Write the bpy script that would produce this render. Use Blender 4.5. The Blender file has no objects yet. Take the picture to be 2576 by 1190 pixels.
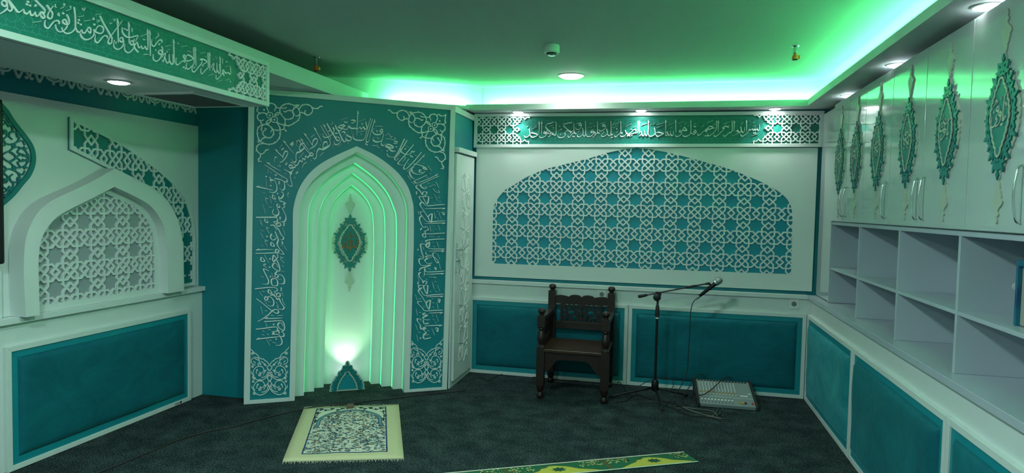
import bpy, bmesh, math, random
from mathutils import Vector, Matrix, geometry
random.seed(7)
S=bpy.context.scene
COL=S.collection
V=Vector
# ---------------------------------------------------------------- camera
FPX=1643.6; IW,IH=2576,1190; EYE=V((0,0,1.6))
def cam_axes(yaw,pitch,roll):
    cy,sy=math.cos(yaw),math.sin(yaw)
    fw=V((-sy,cy,0)); r=V((cy,sy,0)); d=V((0,0,-1))
    cp,sp=math.cos(pitch),math.sin(pitch)
    f2=fw*cp-d*sp; d2=d*cp+fw*sp
    cr,sr=math.cos(roll),math.sin(roll)
    return r*cr-d2*sr, d2*cr+r*sr, f2
CR,CD,CF=cam_axes(*[math.radians(a) for a in (13.0332,-2.6136,1.2079)])
cd=bpy.data.cameras.new('camera'); cam=bpy.data.objects.new('camera',cd); COL.objects.link(cam)
cd.sensor_width=36; cd.sensor_fit='HORIZONTAL'; cd.lens=FPX/IW*36; cd.clip_start=0.05
cam.matrix_world=Matrix(((CR.x,-CD.x,-CF.x,0),(CR.y,-CD.y,-CF.y,0),(CR.z,-CD.z,-CF.z,EYE.z),(0,0,0,1)))
S.camera=cam
class Plane:
    """a flat surface of the room with its own 2D coordinates (a along ex, b along ey, h out of the surface)"""
    def __init__(s,o,ex,ey):
        s.o=V(o); s.ex=V(ex).normalized(); s.ey=V(ey).normalized(); s.n=s.ex.cross(s.ey)
    def P(s,a,b,h=0): return s.o+s.ex*a+s.ey*b+s.n*h
    def px(s,u,v):
        d=CF+CR*((u-IW/2)/FPX)+CD*((v-IH/2)/FPX)
        t=(s.o-EYE).dot(s.n)/d.dot(s.n); q=EYE+d*t-s.o
        return (q.dot(s.ex),q.dot(s.ey))
    def off(s,h): return Plane(s.o+s.n*h,s.ex,s.ey)
def BW(y): return Plane((0,y,0),(1,0,0),(0,0,1))
def RW(x): return Plane((x,0,0),(0,-1,0),(0,0,1))
def LW(x): return Plane((x,0,0),(0,1,0),(0,0,1))
def FL(z=0): return Plane((0,0,z),(1,0,0),(0,1,0))
def CL(z): return Plane((0,0,z),(1,0,0),(0,-1,0))
M1=V((-3.174,4.501,0)); M2=V((-1.789,5.377,0))
MI=Plane(M1,M2-M1,(0,0,1))
# ---------------------------------------------------------------- objects
def link(name,me,parent=None):
    o=bpy.data.objects.new(name,me); COL.objects.link(o)
    if parent is not None: o.parent=parent; o.matrix_parent_inverse=parent.matrix_world.inverted()
    return o
def tag(o,label=None,cat=None,group=None,kind=None):
    if label: o['label']=label
    if cat: o['category']=cat
    if group: o['group']=group
    if kind: o['kind']=kind
    return o
def thing(name,loc,label,cat,group=None):
    o=bpy.data.objects.new(name,None); COL.objects.link(o); o.location=V(loc); o.empty_display_size=.05
    o.matrix_world=Matrix.Translation(V(loc))
    return tag(o,label,cat,group)
def obj(name,bm,mat,parent=None,bev=0,smooth=None,label=None):
    bmesh.ops.recalc_face_normals(bm,faces=bm.faces[:]) if smooth!='keep' else None
    if parent is not None:
        w=V((0,0,0)); q=parent
        while q is not None: w+=q.location; q=q.parent
        bmesh.ops.transform(bm,matrix=Matrix.Translation(-w),verts=bm.verts[:])
    me=bpy.data.meshes.new(name); bm.to_mesh(me); bm.free()
    o=bpy.data.objects.new(name,me); COL.objects.link(o)
    if parent is not None: o.parent=parent
    me.materials.append(mat)
    if bev:
        m=o.modifiers.new('bevel','BEVEL'); m.width=bev; m.segments=2; m.limit_method='ANGLE'; m.angle_limit=.6
    if smooth:
        for p in me.polygons: p.use_smooth=True
        if smooth!='keep' and smooth!='all':
            me.set_sharp_from_angle(angle=smooth)
    if label: o['label']=label
    return o
def NB(): return bmesh.new()
def box(bm,lo,hi):
    x0,y0,z0=lo; x1,y1,z1=hi
    v=[bm.verts.new(p) for p in ((x0,y0,z0),(x1,y0,z0),(x1,y1,z0),(x0,y1,z0),(x0,y0,z1),(x1,y0,z1),(x1,y1,z1),(x0,y1,z1))]
    for f in ((3,2,1,0),(4,5,6,7),(0,1,5,4),(1,2,6,5),(2,3,7,6),(3,0,4,7)): bm.faces.new([v[i] for i in f])
    return bm
def pbox(bm,pl,a0,b0,a1,b1,h0,h1):
    v=[bm.verts.new(pl.P(a,b,h)) for h in (h0,h1) for a,b in ((a0,b0),(a1,b0),(a1,b1),(a0,b1))]
    for f in ((3,2,1,0),(4,5,6,7),(0,1,5,4),(1,2,6,5),(2,3,7,6),(3,0,4,7)): bm.faces.new([v[i] for i in f])
    return bm
def prism(bm,pl,poly,h0,h1):
    lo=[bm.verts.new(pl.P(a,b,h0)) for a,b in poly]; hi=[bm.verts.new(pl.P(a,b,h1)) for a,b in poly]
    n=len(poly)
    bm.faces.new(hi); bm.faces.new(lo[::-1])
    for i in range(n): bm.faces.new((lo[i],lo[(i+1)%n],hi[(i+1)%n],hi[i]))
    return bm
def frame(bm,pl,a0,b0,a1,b1,w,h0,h1):
    """rectangular frame with mitred corners"""
    out=((a0,b0),(a1,b0),(a1,b1),(a0,b1)); inn=((a0+w,b0+w),(a1-w,b0+w),(a1-w,b1-w),(a0+w,b1-w))
    for i in range(4):
        j=(i+1)%4; prism(bm,pl,[out[i],out[j],inn[j],inn[i]],h0,h1)
    return bm
def tube(bm,pts,r,n=8,cap=True,closed=False):
    pts=[V(p) for p in pts]; m=len(pts); rr=r if hasattr(r,'__len__') else [r]*m
    rings=[]; up=None
    for i,p in enumerate(pts):
        if closed: t=pts[(i+1)%m]-pts[i-1]
        else: t=pts[min(i+1,m-1)]-pts[max(i-1,0)]
        if t.length<1e-9: t=V((0,0,1))
        t.normalize()
        if up is None: up=V((0,0,1)) if abs(t.z)<.9 else V((1,0,0))
        s=t.cross(up)
        if s.length<1e-6: s=t.orthogonal()
        s.normalize(); up=s.cross(t).normalized()
        rings.append([bm.verts.new(p+(s*math.cos(2*math.pi*k/n)+up*math.sin(2*math.pi*k/n))*rr[i]) for k in range(n)])
    R=range(m) if closed else range(m-1)
    for i in R:
        A,B=rings[i],rings[(i+1)%m]
        for k in range(n): bm.faces.new((A[k],A[(k+1)%n],B[(k+1)%n],B[k]))
    if cap and not closed:
        bm.faces.new(rings[0][::-1]); bm.faces.new(rings[-1])
    return bm
def lathe(bm,prof,base,axis=(0,0,1),n=20):
    """prof: list of (radius, height along axis)"""
    ax=V(axis).normalized(); s=ax.orthogonal().normalized(); t=ax.cross(s); base=V(base)
    rings=[]
    for r,h in prof:
        r=max(r,1e-4)
        rings.append([bm.verts.new(base+ax*h+(s*math.cos(2*math.pi*k/n)+t*math.sin(2*math.pi*k/n))*r) for k in range(n)])
    for A,B in zip(rings,rings[1:]):
        for k in range(n): bm.faces.new((A[k],A[(k+1)%n],B[(k+1)%n],B[k]))
    bm.faces.new(rings[0][::-1]); bm.faces.new(rings[-1])
    return bm
def spline(pts,n=6,closed=False):
    """Catmull-Rom through points of any dimension (tuples)"""
    m=len(pts)
    if m<3 and not closed: return [tuple(p) for p in pts]
    out=[]
    R=range(m) if closed else range(m-1)
    for i in R:
        p1,p2=pts[i],pts[(i+1)%m]
        p0=pts[i-1] if (closed or i>0) else tuple(2*a-b for a,b in zip(p1,p2))
        p3=pts[(i+2)%m] if (closed or i<m-2) else tuple(2*a-b for a,b in zip(p2,p1))
        for k in range(n):
            t=k/n; t2=t*t; t3=t2*t
            out.append(tuple(.5*((2*b)+(c-a)*t+(2*a-5*b+4*c-d)*t2+(3*b-a-3*c+d)*t3) for a,b,c,d in zip(p0,p1,p2,p3)))
    if not closed: out.append(tuple(pts[-1]))
    return out
# ---------------------------------------------------------------- flat relief work (union of 2D pieces, then thickness)
def area(p): return .5*sum(p[i-1][0]*p[i][1]-p[i][0]*p[i-1][1] for i in range(len(p)))
def hull(ps):
    ps=sorted(set((round(a,7),round(b,7)) for a,b in ps))
    if len(ps)<3: return None
    def half(q):
        h=[]
        for p in q:
            while len(h)>1 and (h[-1][0]-h[-2][0])*(p[1]-h[-2][1])-(h[-1][1]-h[-2][1])*(p[0]-h[-2][0])<=1e-12: h.pop()
            h.append(p)
        return h
    lo=half(ps); up=half(ps[::-1]); r=lo[:-1]+up[:-1]
    return r if len(r)>2 and abs(area(r))>1e-9 else None
def relief(bm,pl,add,h0,h1,clip=None,cut=None,plate=None,backface=False):
    """solid of thickness h0..h1: (plate minus cut) + (add inside clip)"""
    K=1000.0
    vs=[];fs=[];kind=[]
    def put(poly,k):
        if poly is None: return
        if area(poly)<0: poly=poly[::-1]
        b=len(vs); vs.extend(V((a*K,c*K)) for a,c in poly); fs.append(list(range(b,b+len(poly)))); kind.append(k)
    for p in add: put(p,'a')
    for k,L in (('c',clip),('x',cut),('p',plate)):
        for p in (L or []): put(p,k)
    if not fs: return bm
    if clip:
        bb=[(min(p[0] for p in q)*K,max(p[0] for p in q)*K,min(p[1] for p in q)*K,max(p[1] for p in q)*K) for q in clip]
        def near(f):
            xs=[vs[i].x for i in f]; ys=[vs[i].y for i in f]
            return any(max(xs)>=c[0] and min(xs)<=c[1] and max(ys)>=c[2] and min(ys)<=c[3] for c in bb)
        t=[(f,k) for f,k in zip(fs,kind) if k!='a' or near(f)]; fs=[];kind=[];ov=vs;vs=[]
        for f,k in t:
            b=len(vs); vs.extend(ov[i] for i in f); fs.append(list(range(b,b+len(f)))); kind.append(k)
    r=geometry.delaunay_2d_cdt(vs,[],fs,0,1e-3,False)
    co,_,faces=r[0],r[1],r[2]
    # find out which pieces cover each triangle
    polys=[([(vs[i].x,vs[i].y) for i in f],k) for f,k in zip(fs,kind)]
    G=max(8.0,max(v.x for v in vs)-min(v.x for v in vs))/60
    grid={}
    for n,(p,k) in enumerate(polys):
        xs=[q[0] for q in p]; ys=[q[1] for q in p]
        for gx in range(int(min(xs)//G),int(max(xs)//G)+1):
            for gy in range(int(min(ys)//G),int(max(ys)//G)+1): grid.setdefault((gx,gy),[]).append(n)
    def inside(x,y,p):
        c=False; x1,y1=p[-1]
        for x2,y2 in p:
            if (y2>y)!=(y1>y) and x<(x1-x2)*(y-y2)/(y1-y2)+x2: c=not c
            x1,y1=x2,y2
        return c
    keep=[]
    for f in faces:
        x=sum(co[i].x for i in f)/3; y=sum(co[i].y for i in f)/3
        ks=set()
        for n in grid.get((int(x//G),int(y//G)),()):
            p,k=polys[n]
            if k not in ks and inside(x,y,p): ks.add(k)
        if ('a' in ks and (clip is None or 'c' in ks)) or ('p' in ks and 'x' not in ks): keep.append(f)
    top={};bot={}
    def gv(d,i,h):
        if i not in d: d[i]=bm.verts.new(pl.P(co[i].x/K,co[i].y/K,h))
        return d[i]
    ed={}
    for f in keep:
        bm.faces.new([gv(top,i,h1) for i in f])
        if backface: bm.faces.new([gv(bot,i,h0) for i in f[::-1]])
        for i in range(len(f)):
            a,b=f[i],f[(i+1)%len(f)]
            ed[(a,b)]=1
    for a,b in ed:
        if (b,a) not in ed:
            try: bm.faces.new((gv(top,b,h1),gv(top,a,h1),gv(bot,a,h0),gv(bot,b,h0)))
            except ValueError: pass
    return bm
def bar(p,q,w,ext=0):
    dx,dy=q[0]-p[0],q[1]-p[1]; L=math.hypot(dx,dy)
    if L<1e-9: return None
    dx/=L;dy/=L; nx,ny=-dy*w/2,dx*w/2; ex,ey=dx*ext,dy*ext
    return [(p[0]-ex+nx,p[1]-ey+ny),(p[0]-ex-nx,p[1]-ey-ny),(q[0]+ex-nx,q[1]+ey-ny),(q[0]+ex+nx,q[1]+ey+ny)]
def disc(c,r,n=10,sy=1): return [(c[0]+r*math.cos(2*math.pi*k/n),c[1]+sy*r*math.sin(2*math.pi*k/n)) for k in range(n)]
def line(pts,w,joint=True,closed=False):
    P=list(pts)
    if not joint:
        if closed: P.append(P[0])
        return [o for o in (bar(a,b,w) for a,b in zip(P,P[1:])) if o]
    m=len(P); S_=[]
    for i,p in enumerate(P):
        a=P[max(i-1,0)] if not closed else P[i-1]; b=P[min(i+1,m-1)] if not closed else P[(i+1)%m]
        t1=(p[0]-a[0],p[1]-a[1]); t2=(b[0]-p[0],b[1]-p[1])
        l1=math.hypot(*t1); l2=math.hypot(*t2)
        if l1<1e-9: t1,l1=t2,l2
        if l2<1e-9: t2,l2=t1,l1
        if l1<1e-9: S_.append((p[0],p[1],p[0],p[1])); continue
        n=(-(t1[1]/l1+t2[1]/l2),t1[0]/l1+t2[0]/l2); L=math.hypot(*n)
        k=min(2.0,2/L) if L>1e-6 else 1
        hw=.5*w*k; n=(n[0]/(L or 1),n[1]/(L or 1))
        S_.append((p[0]+n[0]*hw,p[1]+n[1]*hw,p[0]-n[0]*hw,p[1]-n[1]*hw))
    R=list(zip(S_,S_[1:]))+([(S_[-1],S_[0])] if closed else [])
    return [o for o in (hull([A[:2],A[2:],B[:2],B[2:]]) for A,B in R) if o]
def pen(pts,w,nib,minw=.25,t0=1,t1=1,n=5,closed=False):
    """broad-pen stroke: spline through pts, width depends on direction (nib angle in radians), optional tapered ends"""
    P=spline(pts,n,closed); m=len(P); nx,ny=math.cos(nib),math.sin(nib)
    S_=[]
    for i,p in enumerate(P):
        a=P[max(i-1,0)] if not closed else P[i-1]; b=P[min(i+1,m-1)] if not closed else P[(i+1)%m]
        tx,ty=b[0]-a[0],b[1]-a[1]; L=math.hypot(tx,ty) or 1; tx/=L;ty/=L
        k=abs(tx*ny-ty*nx); f=max(minw,k)
        s=i/(m-1) if m>1 else 0
        tp=1
        if s<.25: tp=min(tp,t0+(1-t0)*s/.25)
        if s>.6: tp=min(tp,t1+(1-t1)*(1-s)/.4)
        hw=.5*w*f*tp; S_.append((p[0]-ty*hw,p[1]+tx*hw,p[0]+ty*hw,p[1]-tx*hw))
    out=[]
    R=list(zip(S_,S_[1:]))+([(S_[-1],S_[0])] if closed else [])
    for A,B in R: out.append(hull([A[:2],A[2:],B[:2],B[2:]]))
    return [o for o in out if o]
T276=.276
def lattice(i0,i1,j0,j1,w=.12,swap=(0,0)):
    """interlaced star lattice in cell units; columns with (i+swap) even and rows with (j+swap) even are the bent ones"""
    t=T276; segs=[]
    for i in range(i0,i1+1):
        for j in range(j0,j1+1):
            segs+= [((i-t,j),(i+t,j)),((i,j-t),(i,j+t))]
    for i in range(i0,i1):
        for j in range(j0,j1):
            A=(i+swap[0])%2==0; B=(j+swap[1])%2==0
            def s(*pp): segs.extend(((i+a[0],j+a[1]),(i+b[0],j+b[1])) for a,b in zip(pp,pp[1:]))
            if A and B: s((t,0),(1,1-t)); s((1-t,0),(0,1-t)); s((t,1),(1,t)); s((1-t,1),(0,t))
            elif B: s((t,0),(.5+.5-t+.0+ (t-.224) ,.5),(t,1)) if False else s((t,0),(t+.5,.5),(t,1)); s((1-t,0),(.5-t,.5),(1-t,1))
            elif A: s((0,t),(.5,t+.5),(1,t)); s((0,1-t),(.5,.5-t),(1,1-t))
    return [(a,b,w) for a,b in segs]
def place(segs,fn,w):
    out=[]
    for a,b,k in segs:
        out.append(bar(fn(*a),fn(*b),w,w*.21))
    return [o for o in out if o]
# ---------------------------------------------------------------- materials
def mat(name,col,rough=.5,metal=0,spec=.5,noise=None,bump=None,emit=None,estr=1,coat=0,sheen=0):
    m=bpy.data.materials.new(name); m.use_nodes=True; nt=m.node_tree; N=nt.nodes; L=nt.links
    b=N['Principled BSDF']; b.inputs['Roughness'].default_value=rough; b.inputs['Metallic'].default_value=metal
    b.inputs['Specular IOR Level'].default_value=spec
    b.inputs['Base Color'].default_value=(*col,1)
    if coat: b.inputs['Coat Weight'].default_value=coat; b.inputs['Coat Roughness'].default_value=.06
    if sheen: b.inputs['Sheen Weight'].default_value=sheen; b.inputs['Sheen Roughness'].default_value=.4; b.inputs['Sheen Tint'].default_value=(.5,.9,.9,1)
    if emit: b.inputs['Emission Color'].default_value=(*emit,1); b.inputs['Emission Strength'].default_value=estr
    tc=N.new('ShaderNodeTexCoord')
    if noise:
        sc,amt,col2=noise
        t=N.new('ShaderNodeTexNoise'); t.inputs['Scale'].default_value=sc; t.inputs['Detail'].default_value=6; t.inputs['Roughness'].default_value=.65
        L.new(tc.outputs['Object'],t.inputs['Vector'])
        r=N.new('ShaderNodeMapRange'); r.inputs[1].default_value=.5-amt; r.inputs[2].default_value=.5+amt
        L.new(t.outputs['Fac'],r.inputs[0])
        x=N.new('ShaderNodeMix'); x.data_type='RGBA'; x.inputs['A'].default_value=(*col,1); x.inputs['B'].default_value=(*col2,1)
        L.new(r.outputs[0],x.inputs['Factor']); L.new(x.outputs['Result'],b.inputs['Base Color'])
    if bump:
        sc,st,di=bump
        t=N.new('ShaderNodeTexNoise'); t.inputs['Scale'].default_value=sc; t.inputs['Detail'].default_value=4
        L.new(tc.outputs['Object'],t.inputs['Vector'])
        u=N.new('ShaderNodeBump'); u.inputs['Strength'].default_value=st; u.inputs['Distance'].default_value=di
        L.new(t.outputs['Fac'],u.inputs['Height']); L.new(u.outputs['Normal'],b.inputs['Normal'])
    return m
M={}
M['white']=mat('white_laminate',(.66,.72,.70),.42,bump=(300,.05,.001))
M['relief']=mat('white_relief',(.76,.80,.78),.4)
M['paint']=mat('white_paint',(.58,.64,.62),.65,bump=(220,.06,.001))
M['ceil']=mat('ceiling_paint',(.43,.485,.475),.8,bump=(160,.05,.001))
M['gloss']=mat('white_gloss',(.50,.57,.56),.09,spec=.6,coat=.35)
M['shelf']=mat('white_melamine',(.45,.50,.56),.28)
M['teal']=mat('teal_paint',(.002,.205,.245),.5,bump=(260,.05,.001))
M['tealboard']=mat('teal_board',(.004,.25,.30),.45)
M['green']=mat('banner_green',(.002,.175,.135),.45)
M['thin']=mat('banner_line',(.05,.31,.25),.5)
M['carvteal']=mat('carved_teal',(.003,.18,.18),.45)
M['cream']=mat('cream_panel',(.46,.51,.42),.5)
M['gold']=mat('gold_lettering',(.22,.13,.05),.4,.3)
M['chrome']=mat('brushed_chrome',(.75,.78,.78),.16,1)
M['black']=mat('black_metal',(.006,.007,.007),.35)
M['rubber']=mat('black_rubber',(.012,.014,.013),.6)
M['dark']=mat('dark_void',(.004,.006,.006),.8)
M['wood']=mat('dark_walnut',(.024,.011,.007),.42,noise=(9,.3,(.009,.004,.003)),bump=(40,.25,.002))
M['woodseat']=mat('worn_walnut_seat',(.060,.028,.015),.38,noise=(7,.22,(.020,.009,.005)),bump=(30,.3,.002))
M['grey']=mat('grey_plastic',(.22,.27,.26),.45)
M['plastic']=mat('white_plastic',(.72,.75,.73),.35)
M['led']=mat('white_lamp',(.9,.95,.95),.4,emit=(.93,1,.98),estr=30)
M['latteal']=mat('lattice_teal',(.004,.275,.36),.5)
M['recess']=mat('shaded_backing',(.30,.35,.365),.5)  # arch backing greyed: depth shade behind the lattice put into its colour
M['slat']=mat('grille_slat',(.05,.062,.058),.5)
M['cove']=mat('green_led_strip',(.2,.9,.4),.4,emit=(.13,1,.30),estr=370)
M['led2']=mat('niche_led_strip',(.2,.9,.4),.4,emit=(.07,.95,.30),estr=1.3)
# carpet: dark green-black pile with lighter flecks in soft patches
m=bpy.data.materials.new('dark_carpet'); m.use_nodes=True; nt=m.node_tree; N=nt.nodes; L=nt.links; b=N['Principled BSDF']
tc=N.new('ShaderNodeTexCoord')
def nz(sc,det=3,ro=.6):
    t=N.new('ShaderNodeTexNoise'); t.inputs['Scale'].default_value=sc; t.inputs['Detail'].default_value=det; t.inputs['Roughness'].default_value=ro
    L.new(tc.outputs['Object'],t.inputs['Vector']); return t
a=nz(105,3,.75); c=nz(6,5,.65)
mul=N.new('ShaderNodeMath'); mul.operation='ADD'; L.new(a.outputs['Fac'],mul.inputs[0])
m2=N.new('ShaderNodeMath'); m2.operation='MULTIPLY_ADD'; L.new(c.outputs['Fac'],m2.inputs[0]); m2.inputs[1].default_value=.30; m2.inputs[2].default_value=-.15; L.new(m2.outputs[0],mul.inputs[1])
cr=N.new('ShaderNodeValToRGB'); L.new(mul.outputs[0],cr.inputs[0])
e=cr.color_ramp.elements; e[0].position=.42; e[0].color=(.004,.010,.012,1); e[1].position=.62; e[1].color=(.085,.12,.115,1)
x=cr.color_ramp.elements.new(.52); x.color=(.024,.042,.042,1)
L.new(cr.outputs[0],b.inputs['Base Color']); b.inputs['Roughness'].default_value=.95; b.inputs['Specular IOR Level'].default_value=.15
u=N.new('ShaderNodeBump'); u.inputs['Strength'].default_value=.9; u.inputs['Distance'].default_value=.006; L.new(a.outputs['Fac'],u.inputs['Height']); L.new(u.outputs['Normal'],b.inputs['Normal'])
M['carpet']=m
def velvet(name,c1,c2):
    m=bpy.data.materials.new(name); m.use_nodes=True; nt=m.node_tree; N=nt.nodes; L=nt.links; b=N['Principled BSDF']
    tc=N.new('ShaderNodeTexCoord'); mp=N.new('ShaderNodeMapping'); mp.inputs['Scale'].default_value=(1,1,1.6); L.new(tc.outputs['Object'],mp.inputs[0])
    t=N.new('ShaderNodeTexNoise'); t.inputs['Scale'].default_value=3.2; t.inputs['Detail'].default_value=7; t.inputs['Roughness'].default_value=.62; t.inputs['Distortion'].default_value=.8
    L.new(mp.outputs[0],t.inputs['Vector'])
    r=N.new('ShaderNodeMapRange'); r.inputs[1].default_value=.36; r.inputs[2].default_value=.66; L.new(t.outputs['Fac'],r.inputs[0])
    x=N.new('ShaderNodeMix'); x.data_type='RGBA'; x.inputs['A'].default_value=(*c1,1); x.inputs['B'].default_value=(*c2,1); L.new(r.outputs[0],x.inputs['Factor']); L.new(x.outputs['Result'],b.inputs['Base Color'])
    w=N.new('ShaderNodeTexNoise'); w.inputs['Scale'].default_value=9; w.inputs['Detail'].default_value=2; w.inputs['Distortion'].default_value=1.5; L.new(tc.outputs['Object'],w.inputs['Vector'])
    u=N.new('ShaderNodeBump'); u.inputs['Strength'].default_value=.25; u.inputs['Distance'].default_value=.01; L.new(w.outputs['Fac'],u.inputs['Height']); L.new(u.outputs['Normal'],b.inputs['Normal'])
    b.inputs['Roughness'].default_value=.75; b.inputs['Specular IOR Level'].default_value=.2
    b.inputs['Sheen Weight'].default_value=.25; b.inputs['Sheen Roughness'].default_value=.35; b.inputs['Sheen Tint'].default_value=(.3,.9,.95,1)
    return m
M['velvet']=velvet('teal_velvet',(.002,.105,.135),(.003,.145,.18))
M['velvetlight']=velvet('brushed_teal_velvet',(.01,.20,.24),(.04,.30,.34))
# ---------------------------------------------------------------- room shell
YB,XL,XR=6.0,-3.70,1.60; ZS,ZC=2.476,2.72; YF=-2.6
def struct(name,bm,m,bev=0,**k): return tag(obj(name,bm,m,None,bev,**k),kind='structure')
b=NB(); box(b,(-4.0,YF-.1,-.12),(1.9,6.3,0)); struct('floor',b,M['carpet'])
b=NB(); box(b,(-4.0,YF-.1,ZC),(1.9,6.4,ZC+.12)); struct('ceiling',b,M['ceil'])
b=NB(); box(b,(-1.90,6.03,0),(1.9,6.14,ZS+.02)); struct('wall_back',b,M['teal'])
b=NB(); box(b,(-3.86,YF,0),(-3.74,4.62,ZC)); struct('wall_left',b,M['paint'])
b=NB(); box(b,(-3.86,4.618,0),(-3.05,4.70,ZS)); struct('wall_end',b,M['teal'])
b=NB(); box(b,(1.60,YF,0),(1.72,6.1,ZC)); struct('wall_right',b,M['paint'])
b=NB(); box(b,(-3.86,YF-.1,0),(1.72,YF,ZC)); struct('wall_front',b,M['paint'])
# soffit round the room: back, right and left runs, each with its upstand lip
b=NB(); prism(b,FL(0),[(-1.93,5.792),(1.121,5.792),(1.121,YF),(1.599,YF),(1.599,6.029),(-1.93,6.029)],ZS,ZS+.022)
prism(b,FL(0),[(-1.80,5.790),(1.119,5.790),(1.119,5.80),(-1.80,5.80)],ZS-.001,ZS+.051)
prism(b,FL(0),[(1.119,5.80),(1.119,YF),(1.129,YF),(1.129,5.80)],ZS-.001,ZS+.051)
struct('trim_1',b,M['paint'])
b=NB(); box(b,(-3.74,YF,ZS),(-2.646,5.25,ZS+.02)); box(b,(-2.646,YF,ZS),(-2.638,5.6,ZS+.118)); struct('trim_2',b,M['paint'])
# upper walls seen over the soffit lips
UP=Plane((-3.02,5.31,0),(1.095,.58,0),(0,0,1))
b=NB(); pbox(b,UP,-.4,2.50,1.48,ZC,-.03,0); box(b,(-1.75,6.025,ZS+.023),(1.6,6.035,ZC)); box(b,(1.34,YF,ZS+.02),(1.36,6.03,ZC))
struct('wall_upper',b,M['paint'])
# dropped ceiling box on the left
b=NB(); box(b,(-3.215,YF,2.24),(-2.662,3.95,ZS-.001)); struct('trim_3',b,M['paint'])
# left wall: upper lining, teal band, base, ledge
b=NB(); box(b,(-3.74,YF,.9),(-3.70,4.617,2.197)); struct('wall_lining',b,M['white'])
b=NB(); box(b,(-3.74,YF,2.20),(-3.722,4.617,ZS)); struct('trim_4',b,M['teal'])
b=NB(); box(b,(-3.74,YF,0),(-3.664,4.617,.862)); struct('wall_base',b,M['white'])
b=NB(); box(b,(-3.74,YF,.862),(-3.634,4.617,.898)); struct('trim_5',b,M['white'],.002)
# back wall base and ledge
b=NB(); box(b,(-1.789,5.995,0),(1.25,6.03,.863)); struct('wall_base',b,M['white'])
b=NB(); box(b,(-1.786,5.97,.863),(1.218,6.03,.898)); struct('trim_6',b,M['white'],.002)
# right wall base and ledge
b=NB(); box(b,(1.243,YF,0),(1.60,6.03,.863)); struct('wall_base',b,M['white'])
b=NB(); box(b,(1.218,YF,.863),(1.60,5.998,.898)); struct('trim_7',b,M['shelf'],.002)
# glossy filler panel between back wall and cabinet
b=NB(); box(b,(1.285,5.56,.905),(1.30,5.995,2.43)); struct('trim_8',b,M['gloss'],.001)
# ---------------------------------------------------------------- upholstered wall panels
def cushion(bm,pl,a0,b0,a1,b1,h0,th,na=40,nb=18,seed=0):
    rnd=random.Random(seed); ph=[rnd.uniform(0,6.3) for _ in range(8)]
    g=[]
    def prof(t,L):
        d=min(t,1-t)*L; r=.045
        return 1 if d>r else math.sqrt(max(0,1-((r-d)/r)**2))
    def ts(n,L):
        e=[0,.004,.012,.024,.045]; mid=n-2*len(e)
        q=[x/L for x in e]; lo=q[-1]
        return q+[lo+(1-2*lo)*(i+1)/(mid+1) for i in range(mid)]+[1-x for x in q[::-1]]
    A=ts(na,a1-a0); B=ts(nb,b1-b0)
    for t in B:
        row=[]
        for s in A:
            k=prof(s,a1-a0)*.5+prof(t,b1-b0)*.5; k=min(prof(s,a1-a0),prof(t,b1-b0)) if k<1 else 1
            a=a0+(a1-a0)*s; b=b0+(b1-b0)*t
            w=.003*math.sin(5*a+ph[0]+3*b)+.0025*math.sin(11*a-7*b+ph[1])+.002*math.sin(17*b+4*a+ph[2])
            c=.006*math.exp(-((s-.5)/.42)**2-((t-.5)/.35)**2)
            row.append(bm.verts.new(pl.P(a,b,h0+th*k+(w+c)*(k if k>.6 else 0))))
        g.append(row)
    for r0,r1 in zip(g,g[1:]):
        for i in range(len(r0)-1): bm.faces.new((r0[i],r0[i+1],r1[i+1],r1[i]))
    per=g[0][:]+[r[-1] for r in g[1:]]+g[-1][-2::-1]+[r[0] for r in g[-2:0:-1]]
    bot=[bm.verts.new(v.co-pl.n*(v.co-pl.P(0,0,h0)).dot(pl.n)) for v in per]
    return bm
def wall_panel(pl,a0,a1,label,seed,vel='velvet',top=.733,group='upholstered panels along the walls'):
    """pl: front plane of the frame"""
    t=thing('upholstered_wall_panel',pl.P((a0+a1)/2,0,-.03),label,'wall panel',group)
    b=NB(); frame(b,pl,a0,.003,a1,top,.031,-.028,0); obj('frame',b,M['white'],t,.0015)
    b=NB(); frame(b,pl,a0+.031,.034,a1-.031,top-.031,.042,-.027,-.008); obj('inner_border',b,M['tealboard'],t,.001)
    b=NB(); cushion(b,pl,a0+.069,.076,a1-.069,top-.071,-.024,.040,seed=seed); obj('cushion',b,M[vel],t,0,'all')
    return t
wall_panel(BW(5.97),-1.786,-.288,'teal velvet panel in white frame behind the wooden chair',1)
wall_panel(BW(5.97),-.282,1.215,'teal velvet panel in white frame behind the microphone stand and mixer',2)
wall_panel(LW(-3.636),2.955,4.456,'large teal velvet panel low on the left wall below the white arch',3)
R=RW(1.218)
wall_panel(R,-5.965,-4.601,'pale brushed teal velvet panel, right wall, in the far corner next to the back wall',4,'velvetlight')
wall_panel(R,-4.595,-3.150,'teal velvet panel in the middle of the right wall below the open shelves',5)
wall_panel(R,-3.144,-1.70,'teal velvet panel on the right wall nearest the camera at the frame edge',6)
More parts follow.
